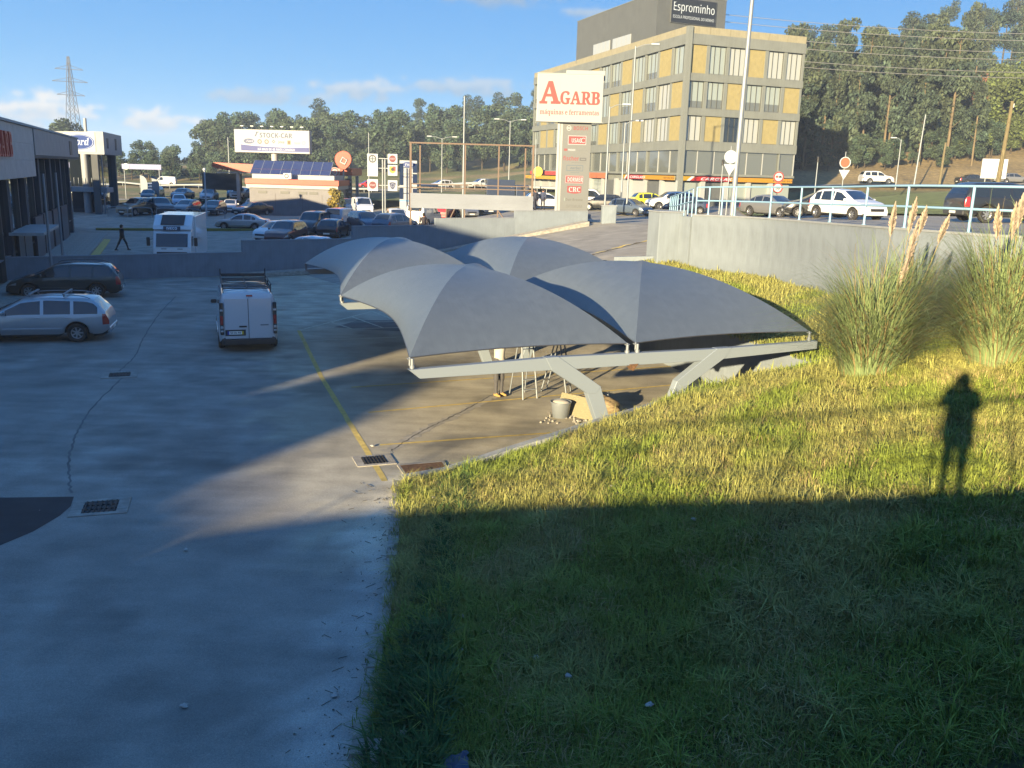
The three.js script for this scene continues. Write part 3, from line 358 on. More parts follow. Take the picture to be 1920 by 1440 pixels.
  const g0 = geom(full, fidx), nor = g0.attributes.normal;
  const put = (k, q) => { const o = out[k] = out[k] || { p: [], n: [] }; for (const v of q) { o.p.push(full[3 * v], full[3 * v + 1], full[3 * v + 2]); o.n.push(nor.getX(v), nor.getY(v), nor.getZ(v)); } };
  for (const [i, r, s, q] of ids) {
    let k = 'body'; const sd = s > 0 ? 'R' : 'L';
    if (i >= 0) { const xm = (X[i] + X[i + 1]) / 2, h = rows[i][6][1] - rows[i][5][1], h2 = rows[i + 1][6][1] - rows[i + 1][5][1];
      if (r >= 8 && xm > T.ws[0] && xm < T.ws[1]) k = 'windscreen'; else if (T.rw && r >= 8 && xm > T.rw[0] && xm < T.rw[1]) k = 'rear_window';
      else if (r === 5 && Math.min(h, h2) > 0.1) { T.win.forEach(([a, b], n) => { if (xm > a && xm < b) k = 'side_window' + n + sd; }); }
      else if (r === 3 && xm > T.L / 2 - 0.42 && xm < T.L / 2 - 0.05) k = 'headlight' + sd; else if ((r === 4 || (r === 3 && type !== 'van')) && xm < -T.L / 2 + 0.2) k = 'taillight' + sd;
      else if (r === 1 || r === 0) k = 'sill'; }
    put(k, q);
  }
  const res = {}; for (const k in out) res[k] = geom(out[k].p, null, null, null, out[k].n);
  return carCache[type] = { parts: res, T, xf, xr };
}
const wheelCache = {};
function wheelGeo(r) { if (wheelCache[r]) return wheelCache[r]; const w = 0.2, pr = [[r * 0.62, -w / 2], [r * 0.9, -w / 2], [r, -w * 0.34], [r, w * 0.34], [r * 0.9, w / 2], [r * 0.62, w / 2], [r * 0.6, 0], [r * 0.62, -w / 2]].map(p => new THREE.Vector2(...p)); const ty = new THREE.LatheGeometry(pr, 26).rotateX(Math.PI / 2); const rim = []; const ring = new THREE.LatheGeometry([[r * 0.56, 0.055], [r * 0.635, 0.09], [r * 0.635, 0.03], [r * 0.56, 0.02]].map(p => new THREE.Vector2(...p)), 24).rotateX(Math.PI / 2); rim.push(ring); for (let k = 0; k < 7; k++) { const s = new THREE.BoxGeometry(r * 0.6, r * 0.15, 0.03); s.translate(r * 0.32, 0, 0.06); s.rotateZ(k * Math.PI * 2 / 7); rim.push(s); } rim.push(new THREE.CylinderGeometry(r * 0.14, r * 0.14, 0.05, 12).rotateX(Math.PI / 2).translate(0, 0, 0.055)); const back = new THREE.CylinderGeometry(r * 0.6, r * 0.6, 0.02, 20).rotateX(Math.PI / 2); return wheelCache[r] = { ty, rim: merge(rim), back }; }
const plateTex = cv(256, 56, (x, w, h) => { x.fillStyle = '#e8e8e0'; x.fillRect(0, 0, w, h); x.fillStyle = '#2244aa'; x.fillRect(0, 0, 26, h); x.fillStyle = '#e0c020'; x.fillRect(w - 26, 0, 26, h); x.fillStyle = '#111'; x.font = 'bold 42px sans-serif'; x.textAlign = 'center'; x.fillText('53·UL·93', w / 2, 43); });
const plateMat = new THREE.MeshStandardMaterial({ map: plateTex, roughness: 0.5 }); plateMat.name = 'number_plate';
const plateGeo = new THREE.PlaneGeometry(0.5, 0.11).rotateY(Math.PI / 2);
function car(type, paintName, pos, deg, label, o = {}) {
  const { parts, T, xf, xr } = carGeo(type), m = M['paint_' + paintName];
  const g = thing(o.name || ({ hatch: 'hatchback_car', wagon: 'estate_car', sedan: 'saloon_car', suv: 'suv_car', van: 'delivery_van', minivan: 'small_van' })[type], label, o.cat || (type === 'van' || type === 'minivan' ? 'van' : 'car'), pos, deg * Math.PI / 180, o.group);
  part(g, 'body', parts.body, m);
  for (const k in parts) { if (k === 'body') continue; if (k === 'sill') part(g, 'sill', parts[k], M.bumperdark); else if (k.startsWith('headlight')) part(g, 'headlight', parts[k], M.headlamp); else if (k.startsWith('taillight')) part(g, 'taillight', parts[k], M.taillamp); else if (k === 'windscreen' || k === 'rear_window') part(g, k, parts[k], M.darkglass); else if (o.panel && k.startsWith('side_window0') && type !== 'van' && type !== 'minivan') part(g, 'side_panel', parts[k], m); else part(g, 'side_window', parts[k], M.darkglass); }
  const wg = wheelGeo(T.R); for (const x of [xf, xr]) for (const s of [1, -1]) { const w = part(g, 'wheel', wg.ty, M.rubber); w.position.set(x, T.R, s * (T.W / 2 - 0.1)); if (s < 0) w.rotation.y = Math.PI; if (!o.far) { part(w, 'rim', wg.rim, M.rim); } else part(w, 'rim', wg.rim, M.rim); part(w, 'hub_plate', wg.back, M.black); }
  const hl = T.L / 2;
  part(g, 'front_bumper', rbox(0.1, 0.18, T.W * 0.78, 0.04, hl - 0.03, 0.36, 0), o.dark ? M.bumperdark : m); part(g, 'rear_bumper', rbox(0.12, 0.2, T.W * 0.86, 0.05, -hl + 0.03, 0.4, 0), o.dark || type === 'van' ? M.bumperdark : m);
  part(g, 'grille', rbox(0.05, 0.14, T.W * 0.5, 0.02, hl - 0.012, 0.53, 0), M.black);
  const pf = part(g, 'number_plate', plateGeo, M.plate); pf.position.set(hl + 0.024, 0.38, 0);
  const pb = part(g, 'number_plate', plateGeo, o.plateY ? plateMat : M.plate); pb.rotation.y = Math.PI; pb.position.set(-hl - (o.plateOut ?? 0.036), o.plateY ?? 0.42, o.plateZ ?? 0);
  for (const s of [1, -1]) part(g, 'wing_mirror', rbox(0.1, 0.14, 0.2, 0.045, T.ws[1] - 0.28, T.belt + 0.06, s * (T.W / 2 + 0.06)), o.mirror || m);
  if (!o.far) { for (const s of [1, -1]) { T.win.forEach(([a, b], n) => { if (type !== 'van' && n > 0) part(g, 'door_handle', rbox(0.17, 0.03, 0.03, 0.012, a + 0.1, T.belt - 0.11, s * (T.W / 2 + 0.002)), o.handle || m); }); part(g, 'side_moulding', rbox(T.wb - 2 * T.R - 0.25, 0.06, 0.03, 0.012, (xf + xr) / 2, 0.47, s * (T.W / 2 - 0.002)), o.mould || m); } part(g, 'wiper', [bar([T.ws[1] + 0.02, T.belt + 0.1, -0.1], [T.ws[1] - 0.28, T.belt + 0.22, 0.35], 0.008, 5), bar([T.ws[1] + 0.02, T.belt + 0.1, -0.65], [T.ws[1] - 0.28, T.belt + 0.22, -0.2], 0.008, 5)], M.black); }
  if (o.rails) for (const s of [1, -1]) part(g, 'roof_rail', tube([[-1.75, 1.44, s * 0.6], [-1.5, 1.53, s * 0.6], [-0.4, 1.565, s * 0.61], [0.2, 1.52, s * 0.61], [0.38, 1.45, s * 0.61]], 0.016, 24, 6), o.rails);
  if (o.crossbars) for (const x of o.crossbars) part(g, 'roof_bar', [beam([x, 1.6, -0.68], [x, 1.6, 0.68], 0.06, 0.035), box(0.05, 0.1, 0.05, x, 1.55, 0.6), box(0.05, 0.1, 0.05, x, 1.55, -0.6)], M.galv);
  if (o.spare) part(g, 'spare_wheel_cover', new THREE.CylinderGeometry(0.34, 0.34, 0.2, 20).rotateZ(Math.PI / 2).translate(-hl - 0.1, 0.95, 0), M.black);
  return g;
}
// near vehicles
car('wagon', 'darkgreen', [-20.2, 0, -40.25], 198, 'dark estate car parked nearest the low wall on the left', { rails: M.paint_darkgreen });
car('wagon', 'silver', [-16.2, 0, -30.2], 195, 'silver estate car with roof bars cut by the left edge', { rails: M.galv, crossbars: [-0.95, 0.1] });
{ // white panel van with roof rack, seen from behind
  const g = car('van', 'white', [-9.45, 0, -31.15], 109.3, 'white panel van with black roof rack seen from behind', { plateY: 0.66, plateZ: -0.42, plateOut: 0.045, mirror: M.bumperdark });
  const hl = 2.4;
  for (const s of [1, -1]) { part(g, 'rear_door', rbox(0.03, 1.32, 0.73, 0.012, -hl - 0.012, 1.12, s * 0.372), M.paint_white); part(g, 'light_column', [rbox(0.09, 1.05, 0.12, 0.03, -hl - 0.005, 1.12, s * 0.835)], M.bumperdark); part(g, 'taillight', [rbox(0.04, 0.3, 0.1, 0.015, -hl - 0.045, 1.08, s * 0.835)], M.taillamp); part(g, 'reversing_light', [rbox(0.04, 0.09, 0.1, 0.015, -hl - 0.045, 0.84, s * 0.835), rbox(0.04, 0.07, 0.1, 0.015, -hl - 0.045, 1.4, s * 0.835), rbox(0.04, 0.06, 0.1, 0.015, -hl - 0.045, 0.72, s * 0.835)], M.headlamp); }
  part(g, 'door_seam', box(0.004, 1.3, 0.012, -hl - 0.03, 1.12, 0), M.bumperdark); part(g, 'door_handle', rbox(0.03, 0.05, 0.24, 0.012, -hl - 0.035, 0.86, -0.18), M.black); part(g, 'brake_light', rbox(0.03, 0.06, 0.2, 0.012, -hl - 0.0, 1.86, 0.05), M.taillamp); part(g, 'plate_recess', rbox(0.02, 0.2, 0.64, 0.008, -hl - 0.03, 0.66, -0.42), M.bumperdark); part(g, 'bumper_step', rbox(0.16, 0.2, 1.7, 0.04, -hl - 0.02, 0.36, 0), M.bumperdark); part(g, 'door_badge', rbox(0.01, 0.04, 0.26, 0.004, -hl - 0.03, 0.9, 0.5), M.galv);
  for (const s of [1, -1]) part(g, 'rack_side_rail', [bar([-2.2, 2.2, s * 0.76], [0.6, 2.2, s * 0.76], 0.02, 6), bar([-2.2, 2.08, s * 0.76], [0.6, 2.08, s * 0.76], 0.015, 6)], M.black);
  for (let k = 0; k < 8; k++) { const x = -2.2 + k * 0.4; part(g, 'rack_cross_bar', bar([x, 2.08, -0.76], [x, 2.08, 0.76], 0.02, 6), M.black); } part(g, 'rack_spine', bar([-2.2, 2.1, 0], [0.6, 2.1, 0], 0.018, 6), M.black);
  for (const x of [-2.0, -0.8, 0.4]) for (const s of [1, -1]) part(g, 'rack_foot', bar([x, 1.86, s * 0.74], [x, 2.2, s * 0.76], 0.018, 6), M.black);
  for (const s of [1, -1]) part(g, 'rack_front_post', bar([0.6, 2.06, s * 0.76], [0.6, 2.42, s * 0.76], 0.02, 6), M.black); part(g, 'rack_wind_bar', box(0.03, 0.1, 1.5, 0.6, 2.2, 0), M.black);
}
{ // box lorry
  const g = thing('box_lorry', 'white box lorry facing us behind the low wall', 'lorry', [-19.35, 0.02, -52.0], -78 * Math.PI / 180); g.scale.setScalar(0.93);
  const sh = new THREE.Shape([[1.7, 0.55], [3.15, 0.55], [3.25, 0.9], [3.18, 1.55], [2.75, 2.42], [2.5, 2.55], [1.7, 2.55]].map(p => new THREE.Vector2(...p))); const cab = new THREE.ExtrudeGeometry(sh, { depth: 2.0, bevelEnabled: true, bevelThickness: 0.06, bevelSize: 0.05, bevelSegments: 2 }).translate(0, 0, -1.0);
  part(g, 'cab', cab, M.paint_white); part(g, 'cargo_box', rbox(5.2, 2.55, 2.35, 0.04, -1.05, 2.05, 0), M.paint_white); part(g, 'chassis', rbox(5.9, 0.25, 0.9, 0.03, -0.6, 0.6, 0), M.bumperdark);
  const dfl = new THREE.Shape([[1.55, 2.62], [2.72, 2.62], [2.6, 2.8], [1.6, 3.36], [1.55, 3.36]].map(p => new THREE.Vector2(...p))); part(g, 'roof_deflector', new THREE.ExtrudeGeometry(dfl, { depth: 2.05, bevelEnabled: true, bevelThickness: 0.05, bevelSize: 0.03, bevelSegments: 2 }).translate(0, 0, -1.025), M.paint_white);
  const tilt = Math.atan2(0.87, 0.43); const onFace = (w, h, cx, cy, z, t = 0.02) => { const b = new THREE.BoxGeometry(t, h, w); b.rotateZ(Math.atan2(0.43, 0.87)); b.translate(cx, cy, z); return b; };
  part(g, 'windscreen', onFace(1.75, 0.82, 3.045, 1.99, 0, 0.03), M.darkglass); part(g, 'deflector_vent', new THREE.BoxGeometry(1.05, 0.03, 1.3).rotateZ(-Math.atan2(0.56, 1.0)).translate(2.19, 3.115, 0), M.bumperdark);
  const iv = cv(256, 64, (x, w, h) => { x.fillStyle = '#1d2c40'; x.fillRect(0, 0, w, h); x.fillStyle = '#dfe8f2'; x.font = 'bold 56px sans-serif'; x.textAlign = 'center'; x.fillText('IVECO', w / 2, 52); }); part(g, 'badge_panel', new THREE.PlaneGeometry(0.95, 0.24).rotateY(Math.PI / 2).rotateZ(0.3).translate(2.86, 2.67, 0), new THREE.MeshStandardMaterial({ map: iv, roughness: 0.5, name: 'badge' }));
  part(g, 'grille', rbox(0.06, 0.45, 1.7, 0.02, 3.25, 1.1, 0), M.bumperdark); part(g, 'bumper', rbox(0.2, 0.3, 2.1, 0.05, 3.25, 0.62, 0), M.bumperdark); for (const s of [1, -1]) { part(g, 'headlight', rbox(0.08, 0.2, 0.32, 0.03, 3.24, 0.9, s * 0.82), M.headlamp); part(g, 'side_window', rbox(0.75, 0.6, 0.02, 0.008, 2.4, 1.92, s * 1.065), M.darkglass); part(g, 'wing_mirror', [rbox(0.1, 0.5, 0.2, 0.04, 3.0, 1.9, s * 1.32), bar([2.85, 2.05, s * 1.05], [3.0, 2.0, s * 1.3], 0.015, 5)], M.black); }
  part(g, 'bonnet_vent', [rbox(0.03, 0.04, 0.3, 0.01, 3.235, 1.5, 0.45), rbox(0.03, 0.04, 0.3, 0.01, 3.235, 1.5, -0.45)], M.black);
  const wg = wheelGeo(0.4); for (const x of [2.3, -2.2]) for (const s of [1, -1]) { const w = part(g, 'wheel', wg.ty, M.rubber); w.position.set(x, 0.4, s * 0.95); if (s < 0) w.rotation.y = Math.PI; part(w, 'rim', wg.rim, M.rim); }
}
const on = (h, x, z) => [x, h(x, z) + 0.02, z];
// showroom yard, front rows
car('sedan', 'silver', on(lowH, -24.6, -81.6), 183, 'silver saloon car parked alone behind the lorry');
const F = { far: true };
car('hatch', 'white', on(lowH, -18.3, -69), -112, 'small white hatchback facing us at the left end of the dark cars', F);
car('suv', 'maroon', on(lowH, -16.9, -66.5), -98, 'dark maroon car with a silver roof edge behind the white car roof', F);
car('minivan', 'black', on(lowH, -17.2, -77), -100, 'black boxy van in front of the fuel station wall', F);
car('minivan', 'paleblue', on(lowH, -15.4, -80.5), 78, 'pale blue and white van with a dark rear window', F);
car('hatch', 'black', on(lowH, -14.4, -71.5), 85, 'black hatchback with a rounded rear between the vans', F);
car('suv', 'darkblue', on(lowH, -12.4, -74.5), -60, 'large dark blue car left of the grey hatchback', F);
car('hatch', 'bluegrey', on(lowH, -9.0, -67.8), 62, 'blue grey hatchback seen from behind near the person', F);
car('hatch', 'white', on(lowH, -10.4, -79), -75, 'white hatchback behind the blue grey hatchback', F);
car('minivan', 'silver', on(lowH, -7.6, -74.8), 75, 'silver people carrier beside the billboard post', F);
car('hatch', 'red', on(lowH, -6.6, -82), 80, 'red hatchback half hidden behind the silver carrier', F);
car('sedan', 'grey', on(lowH, -5.2, -84), -60, 'grey car with its plate showing under the billboard', F);
car('hatch', 'darkblue', on(lowH, -3.4, -86), -60, 'dark car parked at the right under the billboard', F);
car('minivan', 'white', on(lowH, -16.2, -95.5), -70, 'white van parked right of the yellow shrub', F);
car('hatch', 'white', on(lowH, -13.3, -57.4), 158, 'white car whose roof shows just above the stepped wall', F);
car('suv', 'darkblue', on(lowH, -18.2, -98), -80, 'dark car behind the yellow shrub', F);
car('hatch', 'yellow', on(lowH, -11.8, -101), -75, 'cream yellow car behind the tall totem sign', F).traverse(o => { if (o.material === M.paint_yellow) o.material = M.paint_cream || (M.paint_cream = paint('cream', 0.55, 0.5, 0.3, 0)); });
car('hatch', 'darkblue', on(lowH, -9.6, -99), -80, 'dark blue car at the right foot of the tall totem', F);
car('sedan', 'black', on(lowH, -20.5, -113), 10, 'black car deep in the station forecourt', F);
// showroom yard, rows by the car dealer on the left
const dealers = [['suv', 'black', -36.6, -93.5, -55, 'black off-roader facing us by the hoop barriers'], ['suv', 'bronze', -38.4, -92.2, -110, 'bronze fronted car at the left end of the hoop barriers'], ['hatch', 'grey', -34.4, -95, -95, 'grey car behind a white bollard sign by the hoops'], ['hatch', 'darkgreen', -31.8, -95.5, -90, 'dark green car right of the thin white mast'], ['sedan', 'black', -28.6, -98.5, -120, 'black car at the corner of the fuel station wall'], ['hatch', 'white', -33.6, -107, -80, 'white car in the second row of the dealer yard'], ['suv', 'darkblue', -30.7, -106, -80, 'dark blue car beside the station wall in the second row'], ['hatch', 'paleblue', -41.5, -112, -70, 'pale blue car in the middle of the dealer yard'], ['sedan', 'silver', -38.3, -113.5, -80, 'silver car near the grey advertising hoarding'], ['hatch', 'black', -46, -114, -75, 'black car in the back row of the dealer yard'], ['sedan', 'darkblue', -43.6, -119, -90, 'dark blue saloon in the back row'], ['suv', 'grey', -48.6, -122, -85, 'grey car at the far left of the back row'], ['minivan', 'white', -52.5, -131, -75, 'white van standing tall behind the dealer flags'], ['hatch', 'grey', -37.6, -122, -85, 'grey hatchback under the hoarding'], ['hatch', 'white', -35.5, -117, -90, 'white hatchback left of the hoarding post'], ['suv', 'black', -34, -121, -85, 'black car right of the hoarding']];
for (const [t, p, x, z, d, l] of dealers) car(t, p, on(z < -112 ? (a, b) => Math.max(lowH(a, b), hillH(a, b)) : lowH, x, z), d, l, { far: true, group: 'cars in the dealer yard' });
// highway traffic
const onH = (x, z) => [x, hillH(x, z) + 0.26, z];
car('van', 'white', onH(-79.6, -207), 190, 'white van driving on the far road left of the hoarding', F); car('hatch', 'red', onH(-28, -171), 210, 'red car on the far road beyond the brand signs', F); car('hatch', 'white', onH(-12.7, -153), 215, 'white car on the far road under the left double lamp', F); car('hatch', 'white', onH(-5.8, -146), 215, 'white hatchback on the far road under the right double lamp', F);
car('suv', 'white', onH(50, -128.6), 2, 'white off-roader on the road under the wooded hill', F); car('sedan', 'black', onH(64, -129.5), 2, 'black car at the foot of the dry slope', F); car('sedan', 'grey', onH(69.5, -129.8), 2, 'grey car at the foot of the dry slope beside the white board', F);
// street
{ const g = thing('dark_truck', 'dark navy lorry parked behind the empty billboard frame', 'lorry', on(lowH, -1.3, -104), 0.12); part(g, 'cargo_body', rbox(3.2, 2.0, 2.2, 0.05, -0.7, 1.55, 0), M.paint_darkblue); part(g, 'cab', rbox(1.5, 1.5, 2.0, 0.12, 1.75, 1.25, 0), M.paint_darkblue); part(g, 'windscreen', rbox(0.05, 0.6, 1.7, 0.02, 2.5, 1.6, 0), M.darkglass); part(g, 'side_window', rbox(0.7, 0.45, 2.04, 0.02, 1.95, 1.62, 0), M.darkglass); for (const x of [1.7, -1.4]) for (const s of [1, -1]) { const w = part(g, 'wheel', wheelGeo(0.4).ty, M.rubber); w.position.set(x, 0.4, s * 0.9); } }
car('minivan', 'white', on(upperH, 6.9, -88), -5, 'white small van right of the tall brand pylon', F);
car('hatch', 'black', on(upperH, 8.0, -85.6), 170, 'dark hatchback behind the grey utility box', F);
car('hatch', 'bluegrey', on(upperH, 10.0, -80.6), -45, 'blue grey hatchback pulling out past the gate', F);
car('hatch', 'yellow', on(upperH, 13.2, -90.5), 12, 'bright yellow car in front of the workshop', F);
car('suv', 'white', on(upperH, 14.4, -86.2), 190, 'white off-roader beside the yellow car', F);
car('hatch', 'darkblue', on(upperH, 15.0, -81.8), 175, 'dark blue hatchback left of the blue railing', F);
car('hatch', 'white', on(upperH, 2.6, -85), 10, 'white car left of the tall brand pylon', F);
car('sedan', 'grey', on(upperH, 16.9, -60.4), -60, 'grey saloon behind the blue railing', {});
car('hatch', 'black', on(upperH, 17.9, -54.5), 172, 'black car mostly hidden by the white hatchback', {});
car('hatch', 'white', on(upperH, 16.6, -46), -66, 'white hatchback behind the blue railing', { dark: false });
car('suv', 'black', on(upperH, 21.4, -40.4), 5, 'black off-roader behind the pampas plumes', { dark: true });

// ---------------------------------------------------------------- office block
function flat(map, o = {}) { const m = new THREE.MeshStandardMaterial({ map, roughness: o.roughness ?? 0.6, side: THREE.DoubleSide, color: new THREE.Color().setRGB(...[0.52, 0.58, 0.68].map(v => v * (o.k ?? 0.75))) }); m.name = 'print'; return m; }
function frameOf(dx, dz, nx, nz) { return (s0, s1, y0, y1, n0, n1) => { const g = new THREE.BoxGeometry(s1 - s0, y1 - y0, n1 - n0); boxUV(g); g.translate((s0 + s1) / 2, (y0 + y1) / 2, (n0 + n1) / 2); return turned(g, V(dx, 0, dz), V(nx, 0, nz)); }; }
function turned(g, X, Z) { const m = new THREE.Matrix4().makeBasis(X, V(0, 1, 0), Z); g.applyMatrix4(m); if (m.determinant() < 0) { if (!g.index) g.setIndex([...Array(g.attributes.position.count).keys()]); const a = g.index.array; for (let i = 0; i < a.length; i += 3) { const t = a[i]; a[i] = a[i + 1]; a[i + 1] = t; } } return g; }
const cladGrey = matx('clad_grey', 0.15, 0.168, 0.165, { map: wallTex, rep: 0.1, roughness: 0.8 }), cladDark = matx('clad_dark', 0.085, 0.095, 0.10, { map: wallTex, rep: 0.12, roughness: 0.7 }), ochre = matx('ochre', 0.26, 0.225, 0.105, { map: wallTex, rep: 0.3, roughness: 0.8 }), parYellow = matx('parapet_yellow', 0.25, 0.235, 0.165, { map: wallTex, rep: 0.2, roughness: 0.8 });
const glassPale = matx('glass_blinds', 0.20, 0.235, 0.23, { phys: true, roughness: 0.25, clearcoat: 1, clearcoatRoughness: 0.04 }), glassWhite = matx('glass_white_blinds', 0.26, 0.28, 0.28, { phys: true, roughness: 0.3, clearcoat: 1, clearcoatRoughness: 0.04 }), glassGrey = matx('glass_grey', 0.09, 0.10, 0.095, { phys: true, roughness: 0.12, clearcoat: 1, clearcoatRoughness: 0.03 });
const frameDark = matx('window_frame', 0.05, 0.055, 0.055, { roughness: 0.5 }), mullWhite = matx('mullion_white', 0.25, 0.27, 0.28, { roughness: 0.6 });
{
  const g = thing('office_block', 'five storey grey office block with ochre panels and a dark rooftop tower', 'building', [17.9, 2.3, -102]);
  const yo = 2.3, rd = [0.930, -0.367], ld = [-0.289, -0.957], LR = 15.26, LL = 53.9;
  const core = (a, b, c, d, y0, y1, m, name) => { const sh = new THREE.Shape([a, b, c, d].map(p => new THREE.Vector2(p[0], -p[1]))); const e = new THREE.ExtrudeGeometry(sh, { depth: y1 - y0, bevelEnabled: false }); e.rotateX(-Math.PI / 2); e.translate(0, y0, 0); return part(g, name, boxUV(e), m); };
  const pt = (r, l) => [rd[0] * r + ld[0] * l, rd[1] * r + ld[1] * l];
  core(pt(0.4, 0.4), pt(LR - 0.3, 0.4), pt(LR - 0.3, LL), pt(0.4, LL), 0, 18.9, cladGrey, 'core_wall');
  core(pt(0.1, 0.1), pt(LR, 0.1), pt(LR, LL), pt(0.1, LL), 18.9, 18.98, cladGrey, 'roof_slab');
  const faces = [[frameOf(rd[0], rd[1], 0.367, 0.930), LR, 6, ['YWVYVV', 'WWYWWY', 'VYDVYV'], 0], [frameOf(ld[0], ld[1], -0.957, 0.289), LL, 15, ['WYWWYWWYWWYWWYW', 'YVWYWYWWYWWYWYW', 'YVVYBWYWWYYWYYW'], 1]];
  const bands = [[19.93, 21.0], [16.2, 17.0], [12.6, 13.4], [8.9, 9.9], [6.2, 6.45]], rowsY = [[17.0, 19.93], [13.4, 16.2], [9.9, 12.6]];
  for (const [fb, len, n, pat, fi] of faces) {
    const bw = len / n, e = fi ? 0.02 : 0;
    bands.forEach(([a, b]) => part(g, 'floor_band', fb(-0.05 - e, len + 0.05, a - yo, b - yo, -0.25, 0.16 + e), cladGrey));
    const np = fi ? 15 : 6; for (let k = 0; k < np; k++) part(g, 'parapet_panel', fb(len * k / np + 0.02, len * (k + 1) / np - 0.02, 21.0 - yo, 21.75 - yo, -0.3, 0.1 + e), parYellow);
    for (let r = 0; r < 3; r++) { const [y0, y1] = rowsY[r]; for (let k = 0; k <= n; k++) part(g, 'pilaster', fb(Math.max(-0.04, k * bw - 0.2), Math.min(len + 0.04, k * bw + 0.2), y0 - yo, y1 - yo, -0.3, 0.05 + e), cladGrey);
      for (let k = 0; k < n; k++) { const c = pat[r][k], s0 = k * bw + 0.2, s1 = (k + 1) * bw - 0.2;
        if (c === 'Y') { part(g, 'ochre_panel', fb(s0, s1, y0 - yo + 0.03, y1 - yo - 0.03, -0.2, -0.06), ochre); continue; }
        const w = part(g, 'window', fb(s0 + 0.05, s1 - 0.05, y0 - yo + 0.05, y1 - yo - 0.05, -0.26, -0.2), c === 'V' ? glassWhite : c === 'D' ? M.darkglass : c === 'B' ? glassGrey : glassPale);
        const mid = [1, 2].map(q => lp(s0, s1, q / 3)); part(w, 'frame', [fb(s0, s0 + 0.06, y0 - yo, y1 - yo, -0.19, -0.12), fb(s1 - 0.06, s1, y0 - yo, y1 - yo, -0.19, -0.12), fb(s0, s1, y0 - yo, y0 - yo + 0.07, -0.185, -0.115), fb(s0, s1, y1 - yo - 0.07, y1 - yo, -0.185, -0.115), ...mid.map(q => fb(q - 0.03, q + 0.03, y0 - yo, y1 - yo, -0.18, -0.13))], frameDark);
        if (c === 'W' && R() > 0.45) part(w, 'lower_pane', fb(s0 + 0.06, s1 - 0.06, y0 - yo + 0.07, y0 - yo + 0.5 + R() * 0.6, -0.195, -0.19), glassGrey); } }
    const nt = fi ? 18 : 7; for (let k = 0; k < nt; k++) { const s0 = len * k / nt, s1 = len * (k + 1) / nt; part(g, 'tall_window', fb(s0 + 0.06, s1 - 0.06, 6.45 - yo, 8.9 - yo, -0.22, -0.16), glassGrey); part(g, 'mullion', fb(s1 - 0.05, s1 + 0.05, 6.45 - yo, 8.9 - yo, -0.16, k % 3 === 2 ? 0.08 : -0.08), k % 3 === 2 ? cladGrey : mullWhite); }
    // ground floor
    const ng = fi ? 12 : 5; for (let k = 0; k < ng; k++) { const s0 = len * k / ng, s1 = len * (k + 1) / ng, dark = fi ? [1, 4, 8].includes(k) : k === 1; part(g, dark ? 'workshop_door' : 'shutter', fb(s0 + 0.3, s1 - 0.3, 0.05, 5.4 - yo, -0.22, -0.16), dark ? cladDark : (fi && k < 4) || k > 6 ? mullWhite : glassPale); part(g, 'column', fb(s0 - 0.28, s0 + 0.28, 0, 5.6 - yo, -0.3, 0.12 + e), mullWhite); }
  }
  part(g, 'corner_post', new THREE.BoxGeometry(0.55, 19.4, 0.55).rotateY(0.35).translate(0.02, 9.7, 0.02), cladGrey);
  // fascia signs
  const cg = cv(1024, 80, (x, w, h) => { x.fillStyle = '#e8a21c'; x.fillRect(0, 0, w, h); x.fillStyle = '#d8a820'; x.fillRect(0, 0, 110, h); x.fillStyle = '#d5302c'; x.beginPath(); x.moveTo(60, h); x.lineTo(110, 0); x.lineTo(430, 0); x.lineTo(430, h); x.fill(); x.fillStyle = '#fff'; x.beginPath(); x.moveTo(70, 0); x.lineTo(100, 0); x.lineTo(60, h); x.lineTo(30, h); x.fill(); x.font = 'italic bold 66px sans-serif'; x.fillText('CARGLASS', 150, 64); x.fillStyle = '#5a4a10'; x.font = 'bold 36px sans-serif'; x.fillText('808 202 012', 830, 54); });
  const fr = faces[0][0], fl = faces[1][0];
  const sgn = (name, f, s0, s1, map, y0, y1, n) => { const b = part(g, name, f(s0, s1, y0 - yo, y1 - yo, n, n + 0.12), M.white); return b; };
  const cgM = flat(cg, { k: 0.7 });
  const face = (dx, dz, nx, nz, s0, s1, y0, y1, n, flip) => { const p = new THREE.PlaneGeometry(s1 - s0, y1 - y0); if (flip) p.rotateY(0); p.applyMatrix4(new THREE.Matrix4().makeBasis(V(dx * (flip ? -1 : 1), 0, dz * (flip ? -1 : 1)), V(0, 1, 0), V(nx, 0, nz))); const c = (s0 + s1) / 2; p.translate(dx * c + nx * n, (y0 + y1) / 2 - yo, dz * c + nz * n); return p; };
  part(g, 'shop_sign', fr(0.3, 15.0, 5.62 - yo, 6.1 - yo, 0.17, 0.32), ochre); part(g, 'shop_sign_face', face(rd[0], rd[1], 0.367, 0.93, 0.3, 15.0, 5.62, 6.1, 0.325), cgM);
  part(g, 'shop_sign', fl(0.6, 15, 5.62 - yo, 6.1 - yo, 0.19, 0.34), ochre); part(g, 'shop_sign_face', face(ld[0], ld[1], -0.957, 0.289, 0.6, 15, 5.62, 6.1, 0.345, true), cgM);
  const salmon = matx('salmon', 0.30, 0.09, 0.04); part(g, 'salmon_sign', fl(21, 29, 5.55 - yo, 6.25 - yo, 0.19, 0.34), salmon);
  part(g, 'yellow_canopy', fl(40, 53.5, 5.1 - yo, 5.6 - yo, -0.1, 1.3), matx('shellyellow', 0.34, 0.19, 0.015)); part(g, 'red_fascia', fl(40, 53.8, 5.75 - yo, 6.3 - yo, 0.19, 0.34), matx('shellred', 0.30, 0.03, 0.03));
